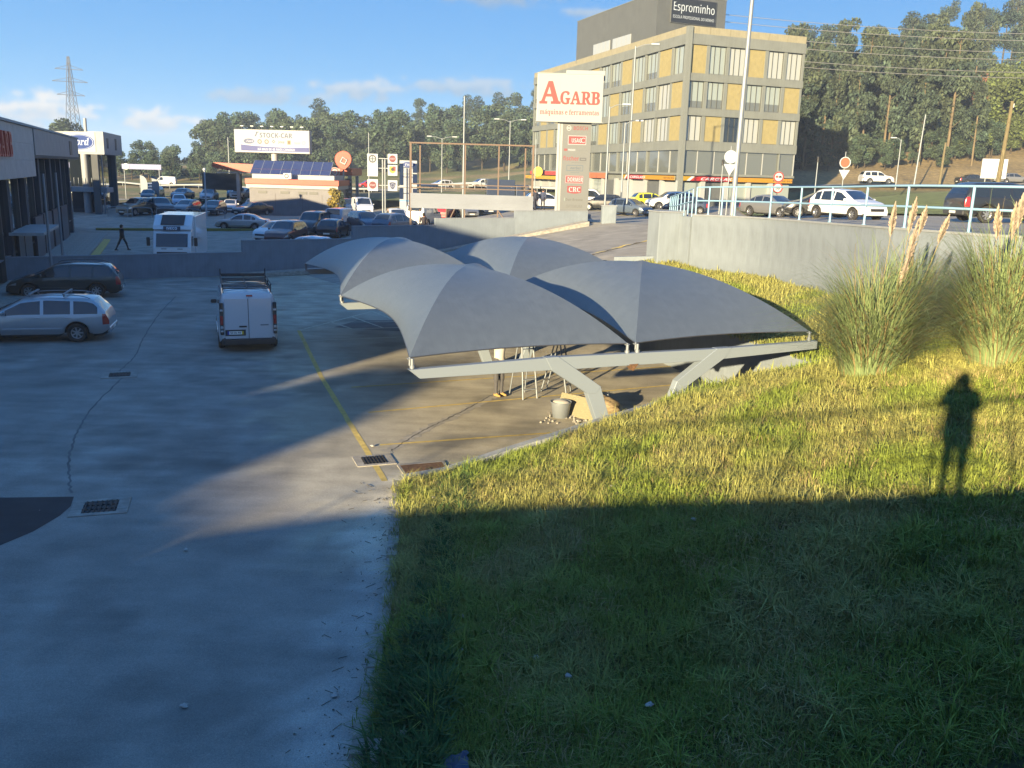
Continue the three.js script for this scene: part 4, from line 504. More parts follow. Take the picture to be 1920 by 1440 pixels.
  part(g, 'round_emblem', new THREE.CylinderGeometry(0.75, 0.75, 0.12, 22).rotateX(Math.PI / 2).rotateY(-0.35).translate(ld[0] * 46 - 0.957 * 1.5, 6.2 - yo, ld[1] * 46 + 0.289 * 1.5), matx('emblem', 0.55, 0.36, 0.04));
  // rooftop tower
  const t0 = [15.7 - 17.9, -112 + 102], t1 = [24.7 - 17.9, -116.5 + 102], t3 = [7.8 - 17.9, -135 + 102], t2 = [t1[0] + t3[0] - t0[0], t1[1] + t3[1] - t0[1]];
  core(t0, t1, t2, t3, 18.99, 24.6, cladDark, 'tower'); core(t0.map((v, i) => v + (i ? 0.08 : -0.02)), t1.map((v, i) => v + (i ? 0.05 : 0.08)), t2, t3.map((v, i) => v + (i ? 0 : -0.06)), 24.6, 24.68, cladGrey, 'tower_coping');
  const tl = Math.hypot(t1[0] - t0[0], t1[1] - t0[1]), td = [(t1[0] - t0[0]) / tl, (t1[1] - t0[1]) / tl], tn = [-td[1], td[0]].map(v => v * 1); const tN = tn[1] < 0 ? [-tn[0], -tn[1]] : tn;
  const es = cv(768, 320, (x, w, h) => { x.fillStyle = '#2b3038'; x.fillRect(0, 0, w, h); x.fillStyle = '#eef2f2'; x.font = '150px sans-serif'; x.textAlign = 'center'; x.fillText('Esprominho', w / 2, 165, w - 40); x.fillStyle = '#2b3038'; x.fillRect(58, 60, 26, 22); x.fillRect(40, 118, 18, 14); x.fillStyle = '#e4e8e8'; x.font = '52px sans-serif'; x.fillText('ESCOLA PROFISSIONAL DO MINHO', w / 2, 262, w - 50); });
  const sp = new THREE.PlaneGeometry(6.5, 2.75); sp.applyMatrix4(new THREE.Matrix4().makeBasis(V(td[0], 0, td[1]), V(0, 1, 0), V(tN[0], 0, tN[1]))); sp.translate(t0[0] + td[0] * 5.2 + tN[0] * 0.16, 22.85, t0[1] + td[1] * 5.2 + tN[1] * 0.16); const sb = new THREE.BoxGeometry(6.6, 2.85, 0.14); sb.applyMatrix4(new THREE.Matrix4().makeBasis(V(td[0], 0, td[1]), V(0, 1, 0), V(tN[0], 0, tN[1]))); sb.translate(t0[0] + td[0] * 5.2 + tN[0] * 0.08, 22.85, t0[1] + td[1] * 5.2 + tN[1] * 0.08); const sg = part(g, 'school_sign', sb, cladDark); part(sg, 'sign_face', sp, flat(es, { k: 0.8 }));
  const wl = Math.hypot(t3[0] - t0[0], t3[1] - t0[1]), wd = [(t3[0] - t0[0]) / wl, (t3[1] - t0[1]) / wl], wf = frameOf(wd[0], wd[1], wd[1], -wd[0]); for (const [a, n] of [[6.6, 4], [12.8, 4]]) for (let k = 0; k < n; k++) { const s0 = a + k * 1.35; const shf = wf(s0, s0 + 1.25, 19.1, 20.8, -0.05, 0.08); shf.translate(t0[0], 0, t0[1]); part(g, 'tower_window', shf, glassWhite); }
}
// ---------------------------------------------------------------- tool shop on the left
{
  const o = [-23.3, -40.8], d = [-0.354, -0.935], n = [0.935, -0.354], f = frameOf(d[0], d[1], n[0], n[1]);
  const g = thing('tool_shop', 'long white and grey shop with dark glass front and red letters', 'building', [o[0], 0, o[1]]);
  const cladW = matx('clad_white', 0.40, 0.41, 0.41, { map: wallTex, rep: 0.2, roughness: 0.55 }), cladS = matx('clad_soft', 0.27, 0.28, 0.29, { map: wallTex, rep: 0.2, roughness: 0.55 });
  part(g, 'core', f(-12, 40.4, 0, 7.3, -30, -0.8), cladS); part(g, 'roof_edge', f(-12, 41.2, 7.72, 7.84, -30, 0.12), matx('roof_grey', 0.34, 0.34, 0.33));  // roof slab and its edge in one even pale grey
  for (const [a, b] of [[-12, -6], [-6, 0], [0, 6.5], [6.5, 13.7]]) for (const [y0, y1] of [[5.0, 5.9], [5.905, 6.8], [6.805, 7.7]]) part(g, 'fascia_panel', f(a + 0.006, b - 0.006, y0, y1, -0.75, 0), cladW);
  for (const [a, b] of [[13.8, 20], [20, 27], [27, 34], [34, 41]]) part(g, 'fascia_panel', f(a + 0.006, b - 0.006, 6.2, 7.7, -0.75, 0.05), cladS);
  part(g, 'soffit', f(13.8, 41, 6.05, 6.18, -4, 0.0), cladDark); part(g, 'fascia_vent', f(33.6, 35.4, 6.35, 7.4, 0.055, 0.09), frameDark);
  for (let k = 0; k < 17; k++) { const s0 = -11.8 + k * 3.06, s1 = s0 + 2.9; if (s1 > 40.2) break; const top = s0 > 13 ? 6.0 : 4.9; part(g, 'glass_pane', f(s0 + 0.05, s1 - 0.05, 1.15, top, -0.7, -0.62), M.darkglass); part(g, 'glass_pane', f(s0 + 0.05, s1 - 0.05, 0.12, 1.1, -0.7, -0.62), M.darkglass); part(g, 'mullion', f(s0 - 0.09, s0 + 0.05, 0, top, -0.72, -0.45), frameDark); if (k % 2) part(g, 'pier', f(s1 - 0.75, s1 + 0.06, 0.02, top, -0.68, -0.4), matx('pier_dark', 0.035, 0.04, 0.05)); part(g, 'transom', f(s0, s1, 1.1, 1.15, -0.7, -0.5), M.galv); }
  // dark loading doors standing in front
  for (const [a, b, h] of [[7.2, 9.0, 2.1], [9.3, 12, 2.1], [14, 17.5, 2.6], [18, 22, 2.6], [23, 27, 2.6], [28, 32, 2.6]]) part(g, 'door_leaf', f(a, b, 0.04, h, -0.44, -0.3), matx('door_dark', 0.03, 0.035, 0.05, { roughness: 0.3 })); part(g, 'porch_roof', f(5.5, 12.4, 2.15, 2.3, -0.5, 1.1), cladW);
  const { FontLoader } = await import('three/addons/loaders/FontLoader.js'), { TextGeometry } = await import('three/addons/geometries/TextGeometry.js');
  const font = await new FontLoader().loadAsync('fonts/droid/droid_serif_bold.typeface.json'), red = matx('letter_red', 0.42, 0.05, 0.03, { roughness: 0.5 });
  let cx = 0; for (const ch of ['A', 'G', 'A', 'R', 'B']) { const t = new TextGeometry(ch, { font, size: 1.2, depth: 0.12, curveSegments: 5, bevelEnabled: false }); t.computeBoundingBox(); const w = t.boundingBox.max.x * 0.8; t.scale(0.8, 1, 1); t.applyMatrix4(new THREE.Matrix4().makeBasis(V(d[0], 0, d[1]), V(0, 1, 0), V(n[0], 0, n[1]))); t.translate(d[0] * (-0.6 + cx) + n[0] * 0.02, 6.05, d[1] * (-0.6 + cx) + n[1] * 0.02); part(g, 'sign_letter', t, red); cx += w + 0.2; }
  const pv = thing('shop_pavement', 'pale pavement strip along the shop front', 'pavement', [o[0], 0, o[1]]); pv.userData.kind = 'structure'; part(pv, 'slab', f(-8, 46, 0.0, 0.14, -0.4, 2.2), M.concrete); part(pv, 'edge_line', f(8, 46, 0.0, 0.06, 2.25, 2.75), M.yellowline);
  for (const [s, l] of [[3.0, 'thin grey pole standing before the shop at the left edge'], [8.2, 'pale grey pole standing before the shop doors']]) { const p = thing('flag_pole', l, 'pole', [o[0] + d[0] * s + n[0] * 1.6, 0.1, o[1] + d[1] * s + n[1] * 1.6]); part(p, 'mast', cyl(0.07, 0.05, 5.2), M.galv); part(p, 'foot', box(0.3, 0.04, 0.3, 0, 0.06, 0), M.galv); }
  solo('front_border', [wallRun([[-36, -77.6, 0.02, 0.35], [-25, -80.6, 0.1, 0.45], [-21, -81.9, 0.1, 0.5]], 0.7)], matx('hedge_dry', 0.26, 0.24, 0.05, { map: soilTex, rep: 1 }), 'low yellowish planted border behind the walking person', 'border');
}
// ---------------------------------------------------------------- car dealer on the far left
const fordTex = cv(512, 256, (x, w, h) => { x.clearRect(0, 0, w, h); x.fillStyle = '#e6e6e0'; x.fillRect(0, 0, w, h); x.save(); x.translate(w / 2, h / 2); x.scale(1, 0.42); x.fillStyle = '#2a4f9a'; x.beginPath(); x.arc(0, 0, 240, 0, 7); x.fill(); x.lineWidth = 10; x.strokeStyle = '#eef'; x.beginPath(); x.arc(0, 0, 218, 0, 7); x.stroke(); x.restore(); x.fillStyle = '#f4f6ff'; x.font = 'italic bold 120px serif'; x.textAlign = 'center'; x.fillText('Ford', w / 2, h / 2 + 40); });
{
  const g = thing('car_dealership', 'white car dealer building with blue oval on its fascia', 'building', [-41.3, 0.5, -92]);
  const a = [-7.4, -3.3], al = Math.hypot(...a), ad = a.map(v => v / al), an = [-ad[1], ad[0]].map(v => v), N1 = an[1] < 0 ? an.map(v => -v) : an, f1 = frameOf(-ad[0], -ad[1], N1[0], N1[1]);
  const b = [-3.8, -13], bl = Math.hypot(...b), bd = b.map(v => v / bl), N2 = [0.96, -0.28], f2 = frameOf(bd[0], bd[1], N2[0], N2[1]);
  const wht = matx('dealer_white', 0.29, 0.31, 0.33, { map: wallTex, rep: 0.2, roughness: 0.6 });
  const sh = new THREE.Shape([[0, 0], [-9, 4], [-12.8, 17], [-3.8, 13]].map(p => new THREE.Vector2(...p))); const e = new THREE.ExtrudeGeometry(sh, { depth: 2.2, bevelEnabled: false }).rotateX(-Math.PI / 2).translate(0, 6.08, 0); part(g, 'fascia_box', boxUV(e), wht);
  const pl = new THREE.PlaneGeometry(4.4, 1.9); pl.applyMatrix4(new THREE.Matrix4().makeBasis(V(9 / 9.85, 0, 4 / 9.85), V(0, 1, 0), V(-4 / 9.85, 0, 9 / 9.85))); pl.translate(-3.0 - 0.02, 7.25, -1.333 + 0.045); part(g, 'oval_sign', pl, flat(fordTex, { k: 0.65 }));
  for (let k = 0; k < 4; k++) part(g, 'showroom_glass', f2(0.8 + k * 3.1, 3.7 + k * 3.1, 0.2, 6.0, -1.2, -1.1), M.darkglass); part(g, 'side_column', [f2(0.2, 0.8, 0, 6.08, -1.3, -0.7), f2(12.6, 13.4, 0, 6.08, -1.3, -0.7)], cladDark); part(g, 'inner_glass', f2(3.5, 13, 0, 6.08, -9, -1.25), M.darkglass);
  for (const [s, y0, y1] of [[2, 6.7, 7.7], [8, 6.6, 7.8]]) part(g, 'fascia_sign', f2(s, s + 1.0, y0, y1, 0.01, 0.06), cladDark);
  part(g, 'round_pillar', cyl(0.36, 0.36, 6.08, -2.6, 0, -1.2, 16), wht); part(g, 'lamp_post', cyl(0.07, 0.06, 6.08, -0.6, 0, -0.6), M.galv);
  part(g, 'balcony', rbox(4, 0.5, 1.5, 0.04, -2.2, 2.6, -1.2), wht); for (let k = 0; k < 9; k++) part(g, 'baluster', cyl(0.03, 0.03, 0.9, -4 + k * 0.45, 2.85, -0.6, 5), M.galv);
  part(g, 'model_poster', [f1(-5.6, -4, 4.6, 5.7, -1.5, -1.4)], matx('poster_teal', 0.30, 0.40, 0.42)); part(g, 'rooftop_vent', cyl(0.16, 0.16, 1.5, -4.5, 8.28, -6), wht);
  for (let k = 0; k < 5; k++) { const h = thing('hoop_barrier', 'grey steel hoop barrier in the row before the dealer cars', 'barrier', [-39.2 + k * 2.35, lowH(-39.2 + k * 2.35, -89.6) + 0.02, -89.3 - k * 0.12], 0.05, 'hoop barriers before the dealer yard'); part(h, 'hoop', tube([[-0.95, 0, 0], [-0.95, 0.75, 0], [-0.85, 0.9, 0], [0.85, 0.9, 0], [0.95, 0.75, 0], [0.95, 0, 0]], 0.04, 30, 6), M.galv); }
  const m = thing('white_mast', 'thin white mast with a ball top among the dealer cars', 'mast', [-31.4, 0.7, -92]); part(m, 'shaft', cyl(0.09, 0.07, 4.6), M.white); part(m, 'ball', new THREE.SphereGeometry(0.17, 10, 8).translate(0, 4.7, 0), M.white);
  const hd = thing('advert_hoarding', 'dark grey advertising hoarding on posts left of the fuel station', 'hoarding', [-37.4, 0.9, -116]); part(hd, 'board', rbox(5.0, 1.9, 0.15, 0.02, 0, 2.9, 0), matx('hoarding_grey', 0.075, 0.085, 0.105, { map: soilTex, rep: 0.3 })); for (const s of [-2.2, 2.2]) part(hd, 'post', cyl(0.08, 0.08, 2.2, s, 0, -0.12), M.galv); part(hd, 'frame', [box(5.1, 0.08, 0.2, 0, 3.89, 0), box(5.1, 0.08, 0.2, 0, 1.92, 0)], cladDark);
  const bn = thing('banner_board', 'long pale violet dealer banner board behind the parked cars', 'banner', [-51.6, 0.8, -126]); part(bn, 'board', rbox(5.4, 0.7, 0.08, 0.02, 0, 4.5, 0), matx('banner_violet', 0.20, 0.22, 0.36)); part(bn, 'emblem', new THREE.CylinderGeometry(0.42, 0.42, 0.04, 18).rotateX(Math.PI / 2).translate(-2.1, 4.5, 0.07), M.white); for (const s of [-2.4, 2.4]) part(bn, 'post', cyl(0.06, 0.06, 4.2, s, 0, 0), M.galv);
  for (const [x, z, l] of [[-46.3, -116, 'grey feather flag left of the dealer cars'], [-48.6, -118, 'second grey feather flag farther left among dealer cars']]) { const fg = thing('feather_flag', l, 'flag', [x, 0.9, z]); part(fg, 'pole', cyl(0.04, 0.03, 3.4), M.galv); const s = new THREE.Shape(); s.moveTo(0, 0.4); s.lineTo(0, 3.4); s.quadraticCurveTo(0.9, 3.3, 0.9, 2.2); s.lineTo(0.8, 0.4); part(fg, 'cloth', new THREE.ExtrudeGeometry(s, { depth: 0.015, bevelEnabled: false }), cladS2()); }
  function cladS2() { return M.flagcloth || matx('flagcloth', 0.22, 0.25, 0.28); }
}
// ---------------------------------------------------------------- fuel station
const orange = matx('orange', 0.27, 0.028, 0.008, { roughness: 0.45 }), cream = matx('cream_white', 0.27, 0.28, 0.29, { roughness: 0.6 });
{
  const g = thing('fuel_station', 'low fuel station kiosk with orange fascia and solar roof', 'building', [-30.7, 0.15, -104.6]);
  const wl = matx('station_wall', 0.195, 0.195, 0.21, { map: wallTex, rep: 0.2 });
  part(g, 'wall', boxUV(new THREE.BoxGeometry(9.9, 3.3, 6).translate(4.95, 1.65, -3.2)), wl); part(g, 'white_band', box(10.5, 0.4, 6.5, 4.95, 3.52, -3.2), cream); part(g, 'orange_band', rbox(10.7, 0.62, 6.9, 0.03, 5.0, 4.04, -3.2), orange); part(g, 'roof_upstand', box(9.4, 0.5, 5.6, 5.0, 4.6, -3.2), cream);
  for (const x of [1.5, 4.05, 6.1, 7.35]) part(g, 'vent_window', box(1.0, 0.28, 0.08, x, 2.85, -0.19), frameDark);
  for (const x of [2.95, 6.05, 8.3]) part(g, 'door_joint', box(0.05, 2.6, 0.03, x, 1.4, -0.19), matx('joint', 0.13, 0.12, 0.12));
  const solar = matx('solar', 0.028, 0.035, 0.095, { phys: true, roughness: 0.14, clearcoat: 1 }); const an = Math.atan2(1.5, 2.2);
  for (let c = 0; c < 8; c++) for (let r = 0; r < 2; r++) { const w = 1.14, h = r ? 0.95 : 1.7, yy = r ? 0.475 : 0.98 + 0.85; const p = rbox(w - 0.05, h - 0.04, 0.05, 0.008, 0.62 + c * w, 0, 0); p.translate(0, yy, 0); p.rotateX(-(Math.PI / 2 - an)); p.translate(0, 4.86, -0.5); part(g, 'solar_panel', p, solar); } { const fr = []; for (let c = 0; c <= 8; c++) { const q = box(0.05, 2.7, 0.06, 0.05 + c * 1.14, 1.35, 0.0); q.rotateX(-(Math.PI / 2 - an)); q.translate(0, 4.87, -0.5); fr.push(q); } part(g, 'solar_frame', fr, M.galv); }
  part(g, 'air_conditioner', [rbox(0.9, 0.62, 0.4, 0.03, 4.6, 4.72, 0.42)], M.white); part(g, 'fan_ring', new THREE.TorusGeometry(0.2, 0.05, 8, 18).translate(4.5, 4.72, 0.63), frameDark);
  const cn = thing('forecourt_canopy', 'orange wing shaped forecourt canopy behind the kiosk', 'canopy', [-37.3, 0.3, -112]);
  const wing = new THREE.Shape([[0, 5.7], [0.15, 5.25], [2, 4.95], [5.6, 4.72], [17.1, 4.75], [17.1, 5.6], [5.5, 5.75], [0.2, 5.85]].map(p => new THREE.Vector2(...p))); part(cn, 'wing', new THREE.ExtrudeGeometry(wing, { depth: 7, bevelEnabled: false }).translate(0, 0, -7), orange); part(cn, 'underside_strip', box(16.5, 0.07, 6.8, 8.8, 4.69, -3.5), cream); part(cn, 'white_tip', box(2.0, 0.66, 0.05, 14.6, 5.15, 0.04), cream);
  const ring = cv(128, 128, (x) => { x.fillStyle = '#e9e2d4'; x.fillRect(0, 0, 128, 128); x.strokeStyle = '#e0452c'; x.lineWidth = 14; x.beginPath(); x.arc(64, 64, 50, 0, 7); x.stroke(); x.fillStyle = '#e0452c'; x.font = 'bold 60px sans-serif'; x.textAlign = 'center'; x.fillText('G', 64, 86); }); part(cn, 'round_logo', new THREE.CircleGeometry(0.55, 22).translate(15.0, 5.12, 0.09), flat(ring, { k: 0.7 }));
  for (const x of [3, 16.7]) part(cn, 'column', box(0.4, 4.7, 0.4, x, 2.35, -0.6), cream); part(cn, 'column', box(0.35, 4.7, 0.35, 17.0, 2.35, -4), M.galv);
  const sn = thing('fuel_brand_sign', 'orange rounded fuel brand sign above the canopy', 'sign', [-21.1, 0.5, -111.2]); const gl = new THREE.Shape(); gl.moveTo(0, 1.1); gl.quadraticCurveTo(0.95, 1.05, 1.0, 0.2); gl.quadraticCurveTo(1.0, -0.5, 0.1, -1.1); gl.quadraticCurveTo(-0.95, -0.7, -0.95, 0.2); gl.quadraticCurveTo(-0.9, 0.9, 0, 1.1); part(sn, 'emblem', new THREE.ExtrudeGeometry(gl, { depth: 0.25, bevelEnabled: true, bevelSize: 0.04, bevelThickness: 0.04, bevelSegments: 1 }).translate(0, 6.3, 0), orange); part(sn, 'white_mark', new THREE.TorusGeometry(0.42, 0.13, 4, 4).rotateZ(0.3).translate(0.12, 6.25, 0.33), cream); part(sn, 'price_totem', rbox(0.8, 4.0, 0.3, 0.03, 0.6, 2.2, 0), cladDark); part(sn, 'post', cyl(0.1, 0.1, 5.3, 0, 0, 0), M.galv); const dig = cv(64, 256, (x, w, h) => { x.fillStyle = '#2c2f36'; x.fillRect(0, 0, w, h); x.fillStyle = '#d8dad8'; x.font = 'bold 30px monospace'; ['1,73', '1,69', '1,85', '0,94'].forEach((t, k) => x.fillText(t, 2, 50 + k * 58, 60)); }); part(sn, 'price_face', new THREE.PlaneGeometry(0.7, 2.6).translate(0.6, 2.9, 0.165), flat(dig));
}
{ // big roadside billboard
  const g = thing('roadside_billboard', 'lamp lit roadside billboard with blue band above the fuel station', 'billboard', [-31.5, 0.4, -118], -0.10);
  const tx = cv(1024, 300, (x, w, h) => { x.fillStyle = '#cfd3d6'; x.fillRect(0, 0, w, h); x.fillStyle = '#f2f2ee'; x.beginPath(); x.moveTo(0, 190); x.quadraticCurveTo(500, 235, w, 205); x.lineTo(w, 225); x.quadraticCurveTo(500, 250, 0, 205); x.fill(); x.fillStyle = '#34479e'; x.beginPath(); x.moveTo(0, 200); x.quadraticCurveTo(500, 245, w, 222); x.lineTo(w, 290); x.lineTo(0, 290); x.fill(); x.fillStyle = '#f2f2ee'; x.fillRect(0, 288, w, 12); x.fillStyle = '#3c4a6e'; x.font = 'bold 92px sans-serif'; x.fillText('STOCK-CAR', 285, 98, 540); x.fillRect(0, 0, 0, 0); x.save(); x.translate(205, 20); x.transform(1, 0, -0.5, 1, 30, 0); x.fillRect(10, 0, 18, 62); x.fillRect(0, 0, 45, 9); x.restore(); x.save(); x.translate(125, 152); x.scale(1, 0.44); x.fillStyle = '#54628a'; x.beginPath(); x.arc(0, 0, 82, 0, 7); x.fill(); x.restore(); x.fillStyle = '#dde'; x.font = 'italic bold 44px serif'; x.fillText('Ford', 82, 166); for (const [cx, c] of [[285, '#6b6655'], [390, '#75605a']]) { x.fillStyle = c; x.beginPath(); x.arc(cx, 155, 33, 0, 7); x.fill(); x.fillStyle = '#c9c6bc'; x.beginPath(); x.arc(cx, 155, 20, 0, 7); x.fill(); } x.fillStyle = '#777'; x.save(); x.translate(495, 150); x.rotate(0.78); x.fillRect(-20, -20, 40, 40); x.fillStyle = '#cfd3d6'; x.fillRect(-9, -9, 18, 18); x.restore(); x.fillStyle = '#4d5a52'; x.font = 'bold 44px sans-serif'; x.fillText('Jeep', 565, 170); x.fillStyle = '#a98c4e'; x.fillRect(700, 130, 50, 58); x.fillStyle = '#7a5a3a'; x.fillRect(712, 142, 26, 34); x.fillStyle = '#77796f'; x.font = 'italic 36px serif'; x.fillText('Suzuki', 800, 178, 90); x.strokeStyle = '#99a'; x.lineWidth = 6; x.beginPath(); x.arc(945, 160, 20, 0, 7); x.stroke(); x.fillStyle = '#e9ecf6'; x.font = 'bold 46px sans-serif'; x.fillText('HÁ MAIS DE 40 ANOS CONSIGO', 250, 277, 560); });
  part(g, 'panel', rbox(9.9, 2.85, 0.9, 0.04, 0, 8.55, -0.5), cream); part(g, 'panel_face', new THREE.PlaneGeometry(9.0, 2.65).translate(0.4, 8.55, -0.035), flat(tx, { k: 0.6 }));
  part(g, 'rear_panel', rbox(9.7, 2.8, 0.2, 0.03, -0.5, 8.5, -2.0, 0.16), cream); for (let k = 0; k < 7; k++) part(g, 'lamp_bracket', [bar([-4.0 + k * 1.3, 9.95, -0.3], [-3.6 + k * 1.3, 10.35, 0.6], 0.035, 5), box(0.4, 0.1, 0.2, -3.55 + k * 1.3, 10.36, 0.65)], M.galv); part(g, 'support_column', cyl(0.42, 0.42, 7.1, 0.0, 0, -0.9, 18), cream);
}
// ---------------------------------------------------------------- signs, masts, rails
{ // brand panels on a twin mast
  const g = thing('brand_panel_mast', 'twin mast carrying four white car brand panels', 'sign', [-12.85, lowH(-12.85, -88) + 0.02, -88]);
  const b = lowH(-12.85, -88);
  const logo = (kind) => cv(192, 200, (x, w, h) => { x.fillStyle = '#d8d8d4'; x.fillRect(0, 0, w, h); x.save(); x.translate(w / 2, h / 2); if (kind === 0) { x.fillStyle = '#32343a'; x.beginPath(); x.arc(0, 0, 80, 0, 7); x.fill(); x.fillStyle = '#cfd0d0'; x.beginPath(); x.arc(0, 0, 56, 0, 7); x.fill(); x.fillStyle = '#2c4a44'; x.fillRect(-50, -8, 100, 16); x.fillRect(-8, -50, 16, 100); } else if (kind === 1) { x.fillStyle = '#8d1f2b'; x.beginPath(); x.arc(0, 0, 76, 0, 7); x.fill(); x.fillStyle = '#d9c9c9'; x.font = 'bold 52px sans-serif'; x.textAlign = 'center'; x.fillText('FIAT', 0, 18); } else if (kind === 2) { x.fillStyle = '#d6bb30'; x.fillRect(-72, -70, 144, 90); x.beginPath(); x.moveTo(-72, 18); x.quadraticCurveTo(-60, 70, 0, 84); x.quadraticCurveTo(60, 70, 72, 18); x.fill(); x.fillStyle = '#b3262a'; x.fillRect(0, -70, 72, 100); x.fillStyle = '#1c1c1c'; x.beginPath(); x.arc(0, -5, 36, 0, 7); x.fill(); } else { x.fillStyle = '#2d3a66'; x.beginPath(); x.moveTo(-74, -60); x.quadraticCurveTo(0, -95, 74, -60); x.quadraticCurveTo(66, 50, 0, 88); x.quadraticCurveTo(-66, 50, -74, -60); x.fill(); x.strokeStyle = '#c8cad4'; x.lineWidth = 8; x.beginPath(); x.arc(0, -8, 38, 0, 7); x.stroke(); } x.restore(); });
  const P = [[-1.05, 6.27, 1.0, 2.1, 0, 6.85], [0.86, 6.9, 0.92, 0.9, 1, 6.9], [0.86, 5.83, 0.92, 1.0, 2, 5.9], [-1.05, 4.4, 1.0, 1.1, 1, 4.4], [0.86, 4.4, 0.92, 1.0, 3, 4.4]];
  for (const [x, y, w, h, k, ly] of P) { const p = part(g, 'brand_panel', rbox(w, h, 0.12, 0.02, x, y - b, 0), M.white); part(p, 'emblem', new THREE.PlaneGeometry(w * 0.86, w * 0.9).translate(x, ly - b, 0.065), flat(logo(k), { k: 0.7 })); }
  for (const s of [-0.12, 0.12]) part(g, 'mast', cyl(0.07, 0.07, 5.6, s, 0, -0.1), M.galv); for (const y of [6.9, 6.0, 4.4]) part(g, 'cross_arm', box(1.6, 0.06, 0.06, 0, y - b, -0.1), M.galv);
}
{ const b = lowH(-11, -92), g = thing('brand_totem', 'tall grey totem with a blue oval emblem', 'totem', [-10.95, b, -92]);
  for (let k = 0; k < 4; k++) part(g, 'totem_panel', rbox(1.75, 1.3, 0.35, 0.02, 0, 0.7 + k * 1.33 + 0.0, 0), matx('totem_grey', 0.26, 0.275, 0.30)); part(g, 'oval_emblem', new THREE.PlaneGeometry(1.45, 0.72).translate(0.05, 4.95, 0.19), flat(fordTex, { k: 0.6 })); part(g, 'blue_strip', box(1.76, 0.14, 0.36, 0, 1.4, 0), matx('strip_blue', 0.10, 0.22, 0.36)); }
{ // empty billboard frame over a pale board
  const g = thing('billboard_frame', 'rusty empty billboard frame above a blank pale board', 'billboard', [-7.7, 0, -66]); const rs = matx('rust_post', 0.12, 0.085, 0.065, { roughness: 0.8 }), W = 8.75;
  const gy = x => lowH(-7.7 + x, -66); for (const x of [0, W]) part(g, 'outer_post', box(0.14, 7.9 - gy(x), 0.14, x, (7.9 + gy(x)) / 2, 0), rs); for (const x of [0.62, W - 0.55]) part(g, 'inner_post', box(0.1, 6.6, 0.1, x, 4.6, -0.5), rs); for (const x of [3.9, 6.3]) part(g, 'middle_post', box(0.1, 7.85 - gy(x), 0.1, x, (7.85 + gy(x)) / 2, -0.1), rs);
  part(g, 'top_rail', box(W + 0.2, 0.1, 0.1, W / 2, 7.85, 0), rs); part(g, 'rail', box(W, 0.06, 0.06, W / 2, 5.0, -0.05), rs); part(g, 'rail', box(W, 0.06, 0.06, W / 2, 4.75, -0.05), rs);
  part(g, 'blank_board', rbox(W + 0.1, 1.06, 0.06, 0.01, W / 2 + 0.05, 3.82, 0.12), matx('blank_board', 0.19, 0.215, 0.26, { map: wallTex, rep: 0.1 })); for (const [x, s] of [[3.2, -0.7], [6.3, 0.9], [2.6, 0]]) part(g, 'brace', bar([x, 3.3, 0.1], [x + s, gy(x), 0.6], 0.05, 5), rs);
}
